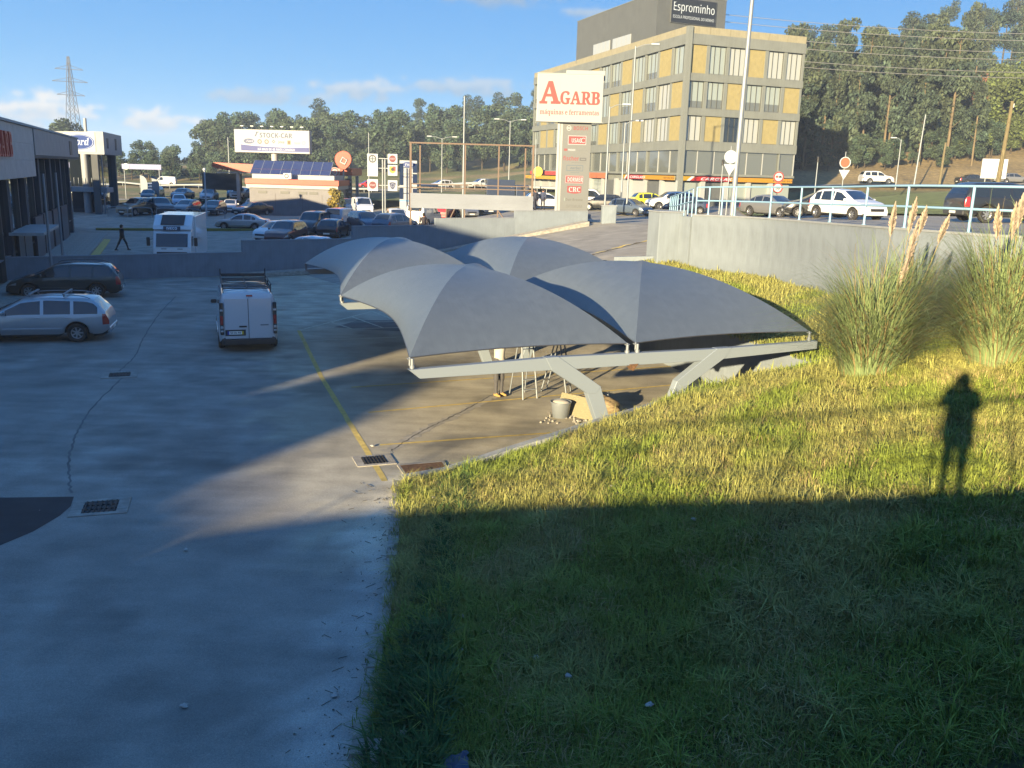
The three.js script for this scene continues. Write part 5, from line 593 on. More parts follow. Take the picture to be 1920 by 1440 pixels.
{ // brand pylon
  const b = 3.1, g = thing('brand_pylon', 'tall pylon of tool brand names under a big white box with red letters', 'pylon', [3.75, b, -62.4], -0.04);
  const pt = cv(512, 1500, (x, w, h) => { x.fillStyle = '#9c9b94'; x.fillRect(0, 0, w, h); const T = (s, y, f, c, mw) => { x.font = f; x.fillStyle = c; x.textAlign = 'center'; x.fillText(s, w / 2, y, mw); };
    x.fillStyle = '#dcdcd6'; x.beginPath(); x.arc(110, 78, 44, 0, 7); x.fill(); x.fillStyle = '#8f8f8a'; x.beginPath(); x.arc(110, 78, 30, 0, 7); x.fill(); x.fillStyle = '#dcdcd6'; x.fillRect(80, 66, 60, 24); x.font = 'bold 84px sans-serif'; x.fillStyle = '#b9474c'; x.fillText('BOSCH', 185, 108, 270);
    x.fillStyle = '#e4dcd6'; x.fillRect(100, 195, 330, 146); x.fillStyle = '#c2454a'; x.fillRect(112, 207, 306, 122); T('USAG', 305, 'bold 92px sans-serif', '#f2ecea', 190); x.strokeStyle = '#f2ecea'; x.lineWidth = 10; x.beginPath(); x.arc(378, 268, 36, 0.7, 5.6); x.stroke();
    x.fillStyle = '#c2454a'; x.fillRect(36, 405, 60, 36); x.font = 'bold 42px sans-serif'; x.fillStyle = '#f4f2ee'; x.textAlign = 'left'; x.fillText('FREIDI', 106, 440, 190); x.fillStyle = '#8a8a86'; x.fillRect(300, 430, 160, 4);
    x.font = 'bold 96px sans-serif'; x.fillStyle = '#c2484c'; x.fillText('fischer', 24, 595, 290); x.fillStyle = '#6e6f70'; x.fillRect(326, 545, 120, 52); x.fillStyle = '#9c9b94'; x.fillRect(346, 562, 80, 18); x.fillStyle = '#7c7d7d'; x.fillRect(180, 625, 260, 6);
    x.strokeStyle = '#5f7d92'; x.lineWidth = 8; x.strokeRect(100, 672, 290, 86); T('norbar', 735, 'italic bold 60px sans-serif', '#647787', 220); x.fillStyle = '#7b8890'; x.fillRect(170, 785, 160, 8);
    x.fillStyle = '#c2454a'; x.fillRect(76, 836, 330, 128); x.strokeStyle = '#e6d8d2'; x.lineWidth = 8; x.strokeRect(84, 844, 314, 112); T('DORMER', 935, 'bold 96px sans-serif', '#f4efec', 280);
    x.fillStyle = '#c2454a'; x.beginPath(); x.moveTo(120, 1005); x.lineTo(380, 1005); x.lineTo(380, 1110); x.quadraticCurveTo(250, 1150, 120, 1110); x.fill(); T('CRC', 1100, 'bold 108px serif', '#f4efec', 220);
    x.fillStyle = '#b8c4b4'; x.fillRect(70, 1200, 22, 50); T('Dun Bravee', 1248, 'bold 58px sans-serif', '#7d7b72', 320); T('OPTIMUM', 1360, '66px sans-serif', '#84827a', 300); });
  const cGrey = matx('pylon_grey', 0.20, 0.215, 0.225, { roughness: 0.5 });
  part(g, 'column_panel', rbox(2.15, 6.25, 0.42, 0.03, 0, 3.12, 0), cGrey); part(g, 'brand_list', new THREE.PlaneGeometry(1.9, 6.1).translate(0.12, 3.14, 0.215), flat(pt, { k: 0.5 })); part(g, 'side_fin', box(0.16, 6.2, 0.5, -1.1, 3.1, 0.02), mullWhite);
  const ag = cv(1024, 700, (x, w, h) => { x.fillStyle = '#d6d3c8'; x.fillRect(0, 0, w, h); x.fillStyle = '#c9c6bb'; for (const q of [0.34, 0.67]) x.fillRect(w * q, 0, 3, h); x.fillStyle = '#d8453c'; x.font = 'bold 470px serif'; x.fillText('A', 24, 440, 330); x.strokeStyle = '#d8453c'; x.lineWidth = 16; x.strokeText('A', 24, 440, 330); x.font = 'bold 270px serif'; x.fillText('GARB', 345, 445, 650); x.lineWidth = 10; x.strokeText('GARB', 345, 445, 650); x.fillStyle = '#a83a3a'; x.font = 'bold 104px serif'; x.fillText('máquinas e ferramentas', 30, 610, 960); });
  const bx = part(g, 'name_box', rbox(4.35, 3.0, 0.75, 0.04, -0.45, 7.76, 0.25), mullWhite); part(bx, 'name_face', new THREE.PlaneGeometry(4.2, 2.86).translate(-0.43, 7.76, 0.63), flat(ag, { k: 0.62 })); part(bx, 'box_edge', [box(4.4, 0.06, 0.8, -0.45, 9.27, 0.25), box(4.4, 0.06, 0.8, -0.45, 6.25, 0.25)], cGrey); part(g, 'rear_box', rbox(2.6, 0.6, 0.5, 0.03, 0.55, 9.3, -0.5), cGrey); part(g, 'plinth', box(2.6, 0.3, 0.9, 0, 0.1, 0), M.wallcap);
}
{ const u = thing('utility_box', 'square pale grey utility box beside the ramp gate', 'box', [6.1, 2.75, -60.6], 0.1); part(u, 'cabinet', rbox(0.95, 1.25, 0.5, 0.03, 0, 0.62, 0), M.wallpaint); part(u, 'cabinet_door', rbox(0.85, 1.1, 0.02, 0.008, 0, 0.62, 0.255), M.wallpaint); part(u, 'lid', box(1.02, 0.06, 0.56, 0, 1.27, 0), M.wallcap);
  const gt = thing('sliding_gate', 'grey sliding gate panel at the right of the ramp top', 'gate', [9.9, 2.95, -58.9], 0.2); part(gt, 'gate_panel', rbox(2.2, 0.85, 0.08, 0.02, 0, 0.5, 0), M.wallpaint); part(gt, 'motor', rbox(0.35, 0.5, 0.35, 0.04, -1.2, 0.25, 0.1), M.black); part(gt, 'top_rail', box(2.2, 0.04, 0.1, 0, 0.95, 0), M.galv);
  struct('gate_track', stripe([5.4, -61.2], [9.2, -58.7], 0.12, () => 2.99), M.paleline, 'pale gate track across the ramp'); }
{ // blue railing on the retaining wall
  const g = thing('street_railing', 'weathered pale blue tubular railing on the curved wall', 'railing'); const P = new THREE.CatmullRomCurve3(PARAPET.map(([x, z]) => V(x, upperH(x, z) + 0.07, z)), false, 'centripetal'), L = P.getLength();
  const at = (s, h) => { const p = P.getPointAt(cl(s / L)); return [p.x, p.y + h, p.z]; }; const rail = h => { const q = []; for (let s = 0; s <= L; s += 0.6) q.push(at(s, h)); return tube(q, 0.032, 90, 7); };
  part(g, 'top_rail', rail(1.08), M.railblue); part(g, 'middle_rail', rail(0.55), M.railblue); for (let s = 0; s < L; s += s < 2.4 ? 0.8 : 2.25) part(g, 'post', [bar(at(s, 0), at(s, 1.08), 0.034, 7), bar(at(s, -0.01), at(s, 0.02), 0.07, 8)], M.railblue);
  const r2 = thing('side_railing', 'short pale blue railing running back from the corner block', 'railing'); const Q = [[7.15, 4.5, -37.3], [7.55, 4.15, -43], [8.2, 3.9, -49]]; for (const h of [1.05, 0.55]) part(r2, 'rail', tube(Q.map(p => [p[0], p[1] + h, p[2]]), 0.03, 30, 6), M.railblue); for (let k = 0; k <= 8; k++) { const t = k / 8 * 2, i = Math.min(1, Math.floor(t)), q = [0, 1, 2].map(c => lp(Q[i][c], Q[i + 1][c], t - i)); part(r2, 'post', bar([q[0], q[1] - 0.2, q[2]], [q[0], q[1] + 1.05, q[2]], 0.03, 6), M.railblue); }
}
function pole(name, label, x, y, z, h, r, m = M.galv, lean = 0) { const g = thing(name, label, 'pole', [x, y, z]); g.rotation.z = lean; part(g, 'shaft', cyl(r, r * 0.6, h, 0, 0, 0, 10), m); return g; }
function lampPost(label, x, y, z, h, arms) { const g = pole('street_lamp', label, x, y, z, h, 0.09); g.userData.category = 'street lamp'; for (const a of arms) { part(g, 'arm', tube([[0, h - 0.15, 0], [a * 0.5, h + 0.12, 0], [a, h + 0.2, 0]], 0.035, 10, 6), M.galv); part(g, 'lamp_head', rbox(0.7, 0.14, 0.28, 0.05, a + Math.sign(a) * 0.25, h + 0.2, 0), M.white); } return g; }
{
  const yl = (x, z) => lowH(x, z);
  lampPost('double headed street lamp inside the left part of the empty frame', -10.6, 2.4, -128, 7.9, [-1.5, 1.5]); lampPost('double headed street lamp at the right side of the empty frame', -1.2, 3.0, -122, 9.5, [-1.5, 1.5]);
  lampPost('single arm street lamp before the office block roofline', 9.6, 2.9, -80, 13.7, [1.4]); lampPost('short street lamp just right of the brand pylon', 7.3, 2.8, -76, 8.6, [1.1]); lampPost('slim street lamp right of the white small van', 9.3, 2.6, -82, 7.9, [1.0]);
  lampPost('single street lamp before the eucalyptus wood', 46, 5.2, -112, 5.9, [-0.7]);
  pole('flag_mast', 'tall slim white mast beside the empty billboard frame', -4.45, 1.4, -75, 10.4, 0.09); pole('flag_mast', 'thin grey mast left of the brand panels', -17.5, 1.4, -108, 8.6, 0.08); pole('light_mast', 'very tall grey mast before the office block', 15.55, 3.2, -66, 17.2, 0.2, M.galv, -0.012); pole('flag_mast', 'thin grey pole right of the double headed lamp', 2.0, 3.2, -108, 6.6, 0.07); pole('flag_mast', 'thin grey pole behind the roadside billboard left end', -40.2, 1, -128, 8.6, 0.1);
  const t1 = pole('timber_pole', 'tall weathered timber pole right of the white board', 31.2, 4.3, -60, 7.0, 0.17, M.wood, -0.03); part(t1, 'insulator', cyl(0.05, 0.05, 0.25, 0.12, 6.6, 0), M.white); pole('timber_pole', 'short timber pole at the foot of the dry slope', 58.6, 6.0, -128, 5.6, 0.2, M.wood, -0.02); pole('light_mast', 'slim grey mast left of the short timber pole', 52.5, 5.6, -122, 9.2, 0.12, M.galv, -0.04);
  const beacon = (l, x, y, z, h) => { const g = pole('signal_pole', l, x, y, z, h, 0.06); part(g, 'beacon', [cyl(0.1, 0.1, 0.3, 0, h - 0.1, 0), new THREE.SphereGeometry(0.12, 8, 6).translate(0, h + 0.25, 0)], M.black); }; beacon('slim pole with a dark beacon right of the limit signs', 24.6, 3.7, -76, 3.9); beacon('dark topped pole in front of the workshop sign', 16.6, 3.1, -75, 4.0);
  // traffic signs
  const disc = (map, r, y, z = 0.04) => new THREE.CircleGeometry(r, 28).translate(0, y, z);
  const ringTex = (t) => cv(256, 256, (x) => { x.fillStyle = '#c23a36'; x.fillRect(0, 0, 256, 256); x.fillStyle = '#e9e7df'; x.beginPath(); x.arc(128, 128, 96, 0, 7); x.fill(); if (t === '50') { x.fillStyle = '#26262a'; x.font = 'bold 110px sans-serif'; x.textAlign = 'center'; x.fillText('50', 128, 168); } else { x.fillStyle = '#c23a36'; x.fillRect(52, 112, 70, 36); x.fillRect(64, 96, 44, 24); x.fillStyle = '#26262a'; x.fillRect(134, 112, 70, 36); x.fillRect(146, 96, 44, 24); } });
  const s1 = pole('traffic_sign', 'no overtaking sign above a fifty limit sign on one post', 21.2, 3.4, -75, 3.3, 0.045); s1.userData.category = 'road sign'; for (const [y, t] of [[2.82, 'x'], [1.95, '50']]) { const d = part(s1, 'sign_plate', new THREE.CylinderGeometry(0.43, 0.43, 0.03, 28).rotateX(Math.PI / 2).translate(0, y, 0.06), M.galv); part(d, 'sign_face', disc(0, 0.425, y, 0.08), flat(ringTex(t), { k: 0.7 })); }
  const tri = (r, y) => { const s = new THREE.Shape([[0, -r], [r * 0.9, r * 0.55], [-r * 0.9, r * 0.55]].map(p => new THREE.Vector2(...p))); return new THREE.ExtrudeGeometry(s, { depth: 0.03, bevelEnabled: false }).translate(0, y, 0.05); };
  const s2 = pole('traffic_sign', 'plain white disc above a white triangle before the office block', 14.2, 3.3, -62, 4.8, 0.05); s2.userData.category = 'road sign'; part(s2, 'disc_plate', new THREE.CylinderGeometry(0.43, 0.43, 0.03, 28).rotateX(Math.PI / 2).translate(0, 4.1, 0.065), M.white); part(s2, 'triangle_plate', tri(0.48, 3.35), M.white);
  const s3 = pole('traffic_sign', 'reddish disc above a white triangle before the dry slope', 24.7, 4.0, -70, 4.2, 0.05); s3.userData.category = 'road sign'; part(s3, 'disc_plate', new THREE.CylinderGeometry(0.42, 0.42, 0.03, 28).rotateX(Math.PI / 2).translate(0, 3.4, 0.065), matx('brownred', 0.22, 0.075, 0.04)); part(s3, 'disc_border', new THREE.TorusGeometry(0.39, 0.04, 6, 28).translate(0, 3.4, 0.085), M.white); part(s3, 'triangle_plate', tri(0.46, 2.6), M.white);
  const wb = thing('direction_board', 'blank white direction board on two posts beside the timber pole', 'road sign', [38.6, 5.0, -75], -0.25); part(wb, 'board', rbox(1.9, 1.55, 0.06, 0.02, 0, 2.35, 0), M.white); for (const s of [-0.55, 0.6]) part(wb, 'post', cyl(0.05, 0.05, 2.9, s, 0, -0.07), M.galv); part(wb, 'stiffener', box(1.9, 0.05, 0.04, 0, 1.85, 0.05), M.galv);
  const rm = thing('traffic_mirror', 'large round grey sign back at the right edge', 'road sign', [20.9, 4.9, -36.5], -0.3); part(rm, 'disc', new THREE.SphereGeometry(0.5, 24, 12).scale(1, 1, 0.12).translate(0, 2.2, 0), M.galv); part(rm, 'post', cyl(0.05, 0.05, 2.6, 0, 0, -0.1), M.galv);
  // guardrails of the highway
  for (const [s0, s1, l] of [[0.08, 0.32, 'pale steel guardrail of the far road on the left'], [0.36, 0.56, 'pale steel guardrail of the far road behind the totem']]) { const g = thing('guardrail', l, 'guardrail'); const pts = []; for (let k = 0; k <= 24; k++) { const p = hwc.getPoint(lp(s0, s1, k / 24)), d = hwc.getTangent(lp(s0, s1, k / 24)); const x = p.x - d.z * 5.2, z = p.z + d.x * 5.2; pts.push([x, hillH(x, z) + 0.75, z]); } part(g, 'rail', tube(pts, 0.2, 60, 5), mullWhite); for (let k = 0; k <= 24; k += 1) part(g, 'post', cyl(0.07, 0.07, 0.75, pts[k][0], pts[k][1] - 0.75, pts[k][2], 5), M.galv); }
  // power lines over the right-hand hill
  const wire = matx('wire', 0.16, 0.165, 0.17, { roughness: 0.5 }); for (let k = 0; k < 6; k++) { const y = [24.6, 23.9, 22.6, 21.8, 20.4, 19.8][k] * 1.0, P = []; for (let q = 0; q <= 10; q++) { const t = q / 10; P.push([lp(25, 110, t), y - 0.5 + 1.8 * (2 * t - 0.62) ** 2 + 0.8 - t * 1.5, -118 - k * 0.7]); } tag(solo('power_line', tube(P, 0.035, 40, 4), wire, '', ''), 'thin power line crossing before the wooded hill', 'power line', 'power lines before the hill'); }
  // lattice pylon far left
  const lp2 = thing('lattice_pylon', 'tall steel lattice power pylon on the far left horizon', 'pylon', [-192, 2, -400]); const lm = matx('lattice', 0.055, 0.065, 0.08, { roughness: 0.6 }), Ht = 46.5, wAt = y => lp(3.4, 0.35, Math.min(1, y / 40)); const bars = []; for (const [sx, sz] of [[1, 1], [1, -1], [-1, 1], [-1, -1]]) bars.push(bar([sx * wAt(0), 0, sz * wAt(0)], [sx * 0.3, Ht, sz * 0.3], 0.16, 4)); part(lp2, 'leg_frame', bars, lm); const br = []; for (let k = 0; k < 13; k++) { const y0 = k * 3.4, y1 = y0 + 3.4, a = wAt(y0), b = wAt(y1); for (const s of [1, -1]) { br.push(bar([-a, y0, s * a], [b, y1, s * b], 0.09, 4), bar([a, y0, s * a], [-b, y1, s * b], 0.09, 4), bar([s * a, y0, -a], [s * b, y1, b], 0.09, 4)); } } part(lp2, 'bracing', br, lm); for (const [y, w] of [[31, 6], [36.5, 7.6], [41.5, 6]]) part(lp2, 'cross_arm', [bar([-w, y, 0], [w, y - 0.4, 0], 0.14, 4), bar([-w, y, 0], [0, y + 1.6, 0], 0.1, 4), bar([w, y - 0.4, 0], [0, y + 1.6, 0], 0.1, 4)], lm);
}

// ---------------------------------------------------------------- trees
function leafCloud(seed, blobs, n, size, tint, o = {}) { // leaf-sized bent faces spread through clumps
  const r = rngOf(seed), pos = [], col = [], nor = []; const tot = blobs.reduce((s, b) => s + b[3] * b[4] * b[5], 0);
  for (const [bx, by, bz, rx, ry, rz] of blobs) { const m = Math.round(n * Math.cbrt(rx * ry * rz) ** 2 / blobs.reduce((s, b) => s + Math.cbrt(b[3] * b[4] * b[5]) ** 2, 0)), kb = 0.72 + 0.6 * r(), hb = (r() - 0.5) * 0.25;
    for (let i = 0; i < m; i++) { let x, y, z, q; do { x = r() * 2 - 1; y = r() * 2 - 1; z = r() * 2 - 1; q = x * x + y * y + z * z; } while (q > 1 || q < (o.hollow ?? 0.18) * r());
      const c = [bx + x * rx, by + y * ry, bz + z * rz], s = size * (0.6 + 0.8 * r()), a = r() * 6.283, el = (r() - 0.5) * 2.4, d = [Math.cos(a) * Math.cos(el), Math.sin(el) - (o.droop ?? 0.25), Math.sin(a) * Math.cos(el)], e = [Math.cos(a + 1.57), (r() - 0.5) * 1.2, Math.sin(a + 1.57)], w = s * (o.wide ?? 0.5), k = kb * (0.75 + 0.5 * r()), cc = [tint[0] * k * (1 + hb), tint[1] * k, tint[2] * k * (1 - hb)];
      const P = [[c[0] - d[0] * s / 2, c[1] - d[1] * s / 2, c[2] - d[2] * s / 2], [c[0] + e[0] * w, c[1] + e[1] * w + 0.08 * s, c[2] + e[2] * w], [c[0] + d[0] * s / 2, c[1] + d[1] * s / 2, c[2] + d[2] * s / 2], [c[0] - e[0] * w, c[1] - e[1] * w + 0.08 * s, c[2] - e[2] * w]];
      for (const t of [0, 1, 2, 0, 2, 3]) { pos.push(...P[t]); col.push(...cc); } } }
  return geom(pos, null, null, col);
}
const leafMat = matx('leaves', 1, 1, 1, { vertexColors: true, roughness: 0.85 }), barkPale = matx('bark_pale', 0.20, 0.155, 0.11, { map: soilTex, rep: 0.5, roughness: 0.95 }), barkDark = matx('bark_dark', 0.075, 0.058, 0.042, { map: soilTex, rep: 0.5, roughness: 0.95 });
const TREES = {};
function treeProto(kind, v, spec) { (TREES[kind] = TREES[kind] || [])[v] = spec; }
for (let v = 0; v < 5; v++) { const r = rngOf(100 + v), H = 15 + r() * 3, lean = (r() - 0.5) * 1.2, bl = [], limbs = [bar([0, -0.5, 0], [lean * 0.5, H * 0.5, 0.1], 0.2, 7, 0.15), bar([lean * 0.5, H * 0.5, 0.1], [lean, H * 0.94, 0], 0.15, 6, 0.04)];
  for (let k = 0; k < 13; k++) { const t = 0.30 + 0.68 * (k + r()) / 13, a = r() * 6.28, d = (0.5 + 1.7 * r()) * (1.25 - t * 0.72), x = lean * t + Math.cos(a) * d, z = Math.sin(a) * d; bl.push([x, H * t, z, 0.75 + r() * 0.75, 0.8 + r() * 0.9, 0.75 + r() * 0.75]); limbs.push(bar([lean * t, H * (t - 0.07), 0], [x, H * t, z], 0.055, 4, 0.02)); }
  treeProto('euc', v, { crown: leafCloud(300 + v, bl, 2900, 0.47, [0.044, 0.066, 0.040], { droop: 0.55, wide: 0.34 }), trunk: merge(limbs), bark: barkPale }); }
for (let v = 0; v < 4; v++) { const r = rngOf(200 + v), H = 11 + r() * 3, bl = [], limbs = [bar([0, -0.5, 0], [0.2, H * 0.55, 0], 0.28, 7, 0.16)];
  for (let k = 0; k < 15; k++) { const t = 0.22 + 0.72 * r(), a = r() * 6.28, d = 3.2 * Math.sqrt(r()) * Math.sqrt(Math.max(0.1, 1 - (t - 0.45) ** 2 * 3)), x = Math.cos(a) * d, z = Math.sin(a) * d; bl.push([x, H * t, z, 1.1 + r() * 1.0, 1.0 + r() * 0.8, 1.1 + r() * 1.0]); if (k % 2) limbs.push(bar([0.1, H * 0.3, 0], [x, H * t, z], 0.09, 4, 0.03)); }
  treeProto('broad', v, { crown: leafCloud(400 + v, bl, 2900, 0.52, [0.046, 0.075, 0.042], { droop: 0.2, wide: 0.48 }), trunk: merge(limbs), bark: barkDark }); }
for (let v = 0; v < 3; v++) { const r = rngOf(250 + v), H = 14 + r() * 3, bl = [], limbs = [bar([0, -0.5, 0], [0.2, H * 0.9, 0], 0.25, 7, 0.06)];
  for (let k = 0; k < 14; k++) { const t = 0.45 + 0.5 * r(), a = r() * 6.28, d = 2.6 * r() * (1.3 - t * 0.8), x = Math.cos(a) * d, z = Math.sin(a) * d; bl.push([x, H * t, z, 1.0 + r() * 0.8, 0.7 + r() * 0.5, 1.0 + r() * 0.8]); limbs.push(bar([0.1, H * (t - 0.05), 0], [x, H * t, z], 0.06, 4, 0.02)); }
  treeProto('pine', v, { crown: leafCloud(450 + v, bl, 2600, 0.42, [0.030, 0.054, 0.036], { droop: -0.1, wide: 0.4 }), trunk: merge(limbs), bark: barkDark }); }
function recolor(g, t) { const h = g.clone(), c = h.attributes.color.clone(); for (let i = 0; i < c.count; i++) { const k = c.getY(i) / 0.075; c.setXYZ(i, t[0] * k, t[1] * k, t[2] * k); } h.setAttribute('color', c); return h; }
treeProto('bright', 0, { ...TREES.broad[0], crown: recolor(TREES.broad[0].crown, [0.085, 0.115, 0.030]) }); treeProto('bright', 1, { ...TREES.broad[2], crown: recolor(TREES.broad[2].crown, [0.075, 0.10, 0.028]) });
treeProto('russet', 0, { ...TREES.broad[1], crown: recolor(TREES.broad[1].crown, [0.19, 0.095, 0.055]) });
const treeInfo = { scrub: ['scrub_bush', 'low dark bush among the eucalyptus trunks', 'bushes under the eucalyptus trees'], euc: ['eucalyptus_tree', 'slender eucalyptus with bare pale trunk on the right hill', 'eucalyptus trees of the right hill'], broad: ['broadleaf_tree', 'dense green tree in the wood behind the fuel station', 'trees of the wood behind the fuel station'], pine: ['pine_tree', 'dark pine standing on the crest of the hill', 'dark pines of the hill crest'], bright: ['oak_tree', 'bright green bushy tree at the right edge of the hill', 'bright green trees at the right edge'], russet: ['russet_tree', 'reddish brown autumn tree among the eucalyptus', 'russet trees on the hill'] };
function plant(kind, x, z, sc, ry, y, label, info) { const list = TREES[kind], sp = list[Math.floor(R() * list.length)], inf = treeInfo[info || kind], g = thing(inf[0], label || inf[1], 'tree', [x, y ?? hillH(x, z), z], ry, label ? undefined : inf[2]); g.scale.set(sc * (0.9 + 0.25 * R()), sc, sc * (0.9 + 0.25 * R())); part(g, 'trunk', sp.trunk, sp.bark); part(g, 'crown', sp.crown, leafMat); return g; }
{
  for (let k = 0; k < 27; k++) { const x = 29 + k * 1.75 + (R() - 0.5) * 1.3, z = -143 - R() * 7 - Math.max(0, x - 55) * 0.05; if (x / -z > 0.49) continue; plant('euc', x, z, 0.78 + R() * 0.35, R() * 6.28); }
  for (let k = 0; k < 46; k++) { const z = -141.5 - R() * 16, x = lp(-z * 0.29, -z * 0.52, R()); plant('broad', x, z, 0.22 + R() * 0.24, R() * 6.28, undefined, undefined, 'scrub'); }
  const rows = [[-154, 4.2], [-163, 4.6], [-174, 5.0], [-187, 5.6], [-203, 6.4], [-222, 7.2], [-244, 8], [-268, 9]];
  rows.forEach(([z0, st], ri) => { for (let x = -z0 * 0.255; x < -z0 * 0.62; x += st * (0.75 + 0.5 * R())) { const z = z0 - (R() - 0.5) * 9, q = x / -z; const kind = q > 0.485 && ri < 4 ? 'bright' : ri > 4 ? (R() < 0.6 ? 'pine' : 'euc') : R() < 0.12 ? 'pine' : 'euc'; plant(kind, x, z, (kind === 'bright' ? 0.72 : kind === 'pine' ? 0.95 : 0.88) + R() * 0.3, R() * 6.28); } });
  plant('russet', 78.5, -163, 0.95, 1, undefined, 'reddish brown tree left of the bright green bushes'); plant('russet', 92, -170, 0.9, 2, undefined, 'brown topped tree at the far right of the hill'); plant('russet', 99, -172, 0.85, 3, undefined, 'brown tree above the bright green bushes at the right edge');
  for (let k = 0; k < 14; k++) plant('bright', 72 + k * 2.9 + R() * 1.5, -147 - R() * 8, 0.5 + R() * 0.25, R() * 6.28);
  // wood behind the fuel station and billboard
  const rowsL = [[-226, 5.0], [-238, 5.2], [-252, 5.8], [-270, 6.4], [-292, 7.2], [-316, 8]];
  rowsL.forEach(([z0, st], ri) => { for (let x = z0 * (ri < 2 ? 0.44 : 0.36 - ri * 0.005); x < -z0 * 0.03 + 8; x += st * (0.8 + 0.4 * R())) { const z = z0 - (R() - 0.5) * 9, px = x / -z; const low = px < -0.34 ? 0.55 : 1; plant(ri > 3 && R() < 0.5 ? 'pine' : 'broad', x, z, (0.72 + R() * 0.45) * low, R() * 6.28); } });
  // scattered trees at the left horizon
  for (const [x, z, s, l] of [[-123, -252, 1.15, 'tall rounded tree above the dealer roof'], [-152, -262, 0.9, 'rounded tree at the foot of the lattice pylon'], [-158, -266, 0.85, 'rounded tree left of the lattice pylon foot'], [-172, -268, 0.75, 'low tree behind the shop roofline']]) plant('broad', x, z, s * 1.1, R() * 6, 2, l);
  for (let k = 0; k < 12; k++) plant('broad', -112 + k * 3.6 + R() * 2, -214 - R() * 8, 0.42 + R() * 0.2, R() * 6);
  // clipped golden shrub by the kiosk
  const bl = []; const rr = rngOf(77); for (let k = 0; k < 16; k++) { const a = rr() * 6.28, d = rr() * 0.75; bl.push([Math.cos(a) * d, 0.6 + rr() * 1.9, Math.sin(a) * d, 0.5, 0.5, 0.5]); }
  const s = thing('golden_shrub', 'rounded golden green shrub at the right end of the fuel station', 'shrub', [-19.6, lowH(-19.6, -99), -99]); part(s, 'crown', leafCloud(88, bl, 2400, 0.2, [0.19, 0.155, 0.03], { wide: 0.5 }), leafMat); part(s, 'trunk', cyl(0.12, 0.08, 0.9), barkDark);
  const cy = thing('small_conifer', 'small dark pointed conifer before the fuel station wall', 'shrub', [-17.6, lowH(-17.6, -92), -92]); part(cy, 'crown', leafCloud(89, [0, 1, 2, 3, 4].map(k => [0, 0.4 + k * 0.45, 0, 0.5 - k * 0.09, 0.4, 0.5 - k * 0.09]), 700, 0.16, [0.03, 0.045, 0.03]), leafMat); part(cy, 'trunk', cyl(0.06, 0.03, 1), barkDark);
}
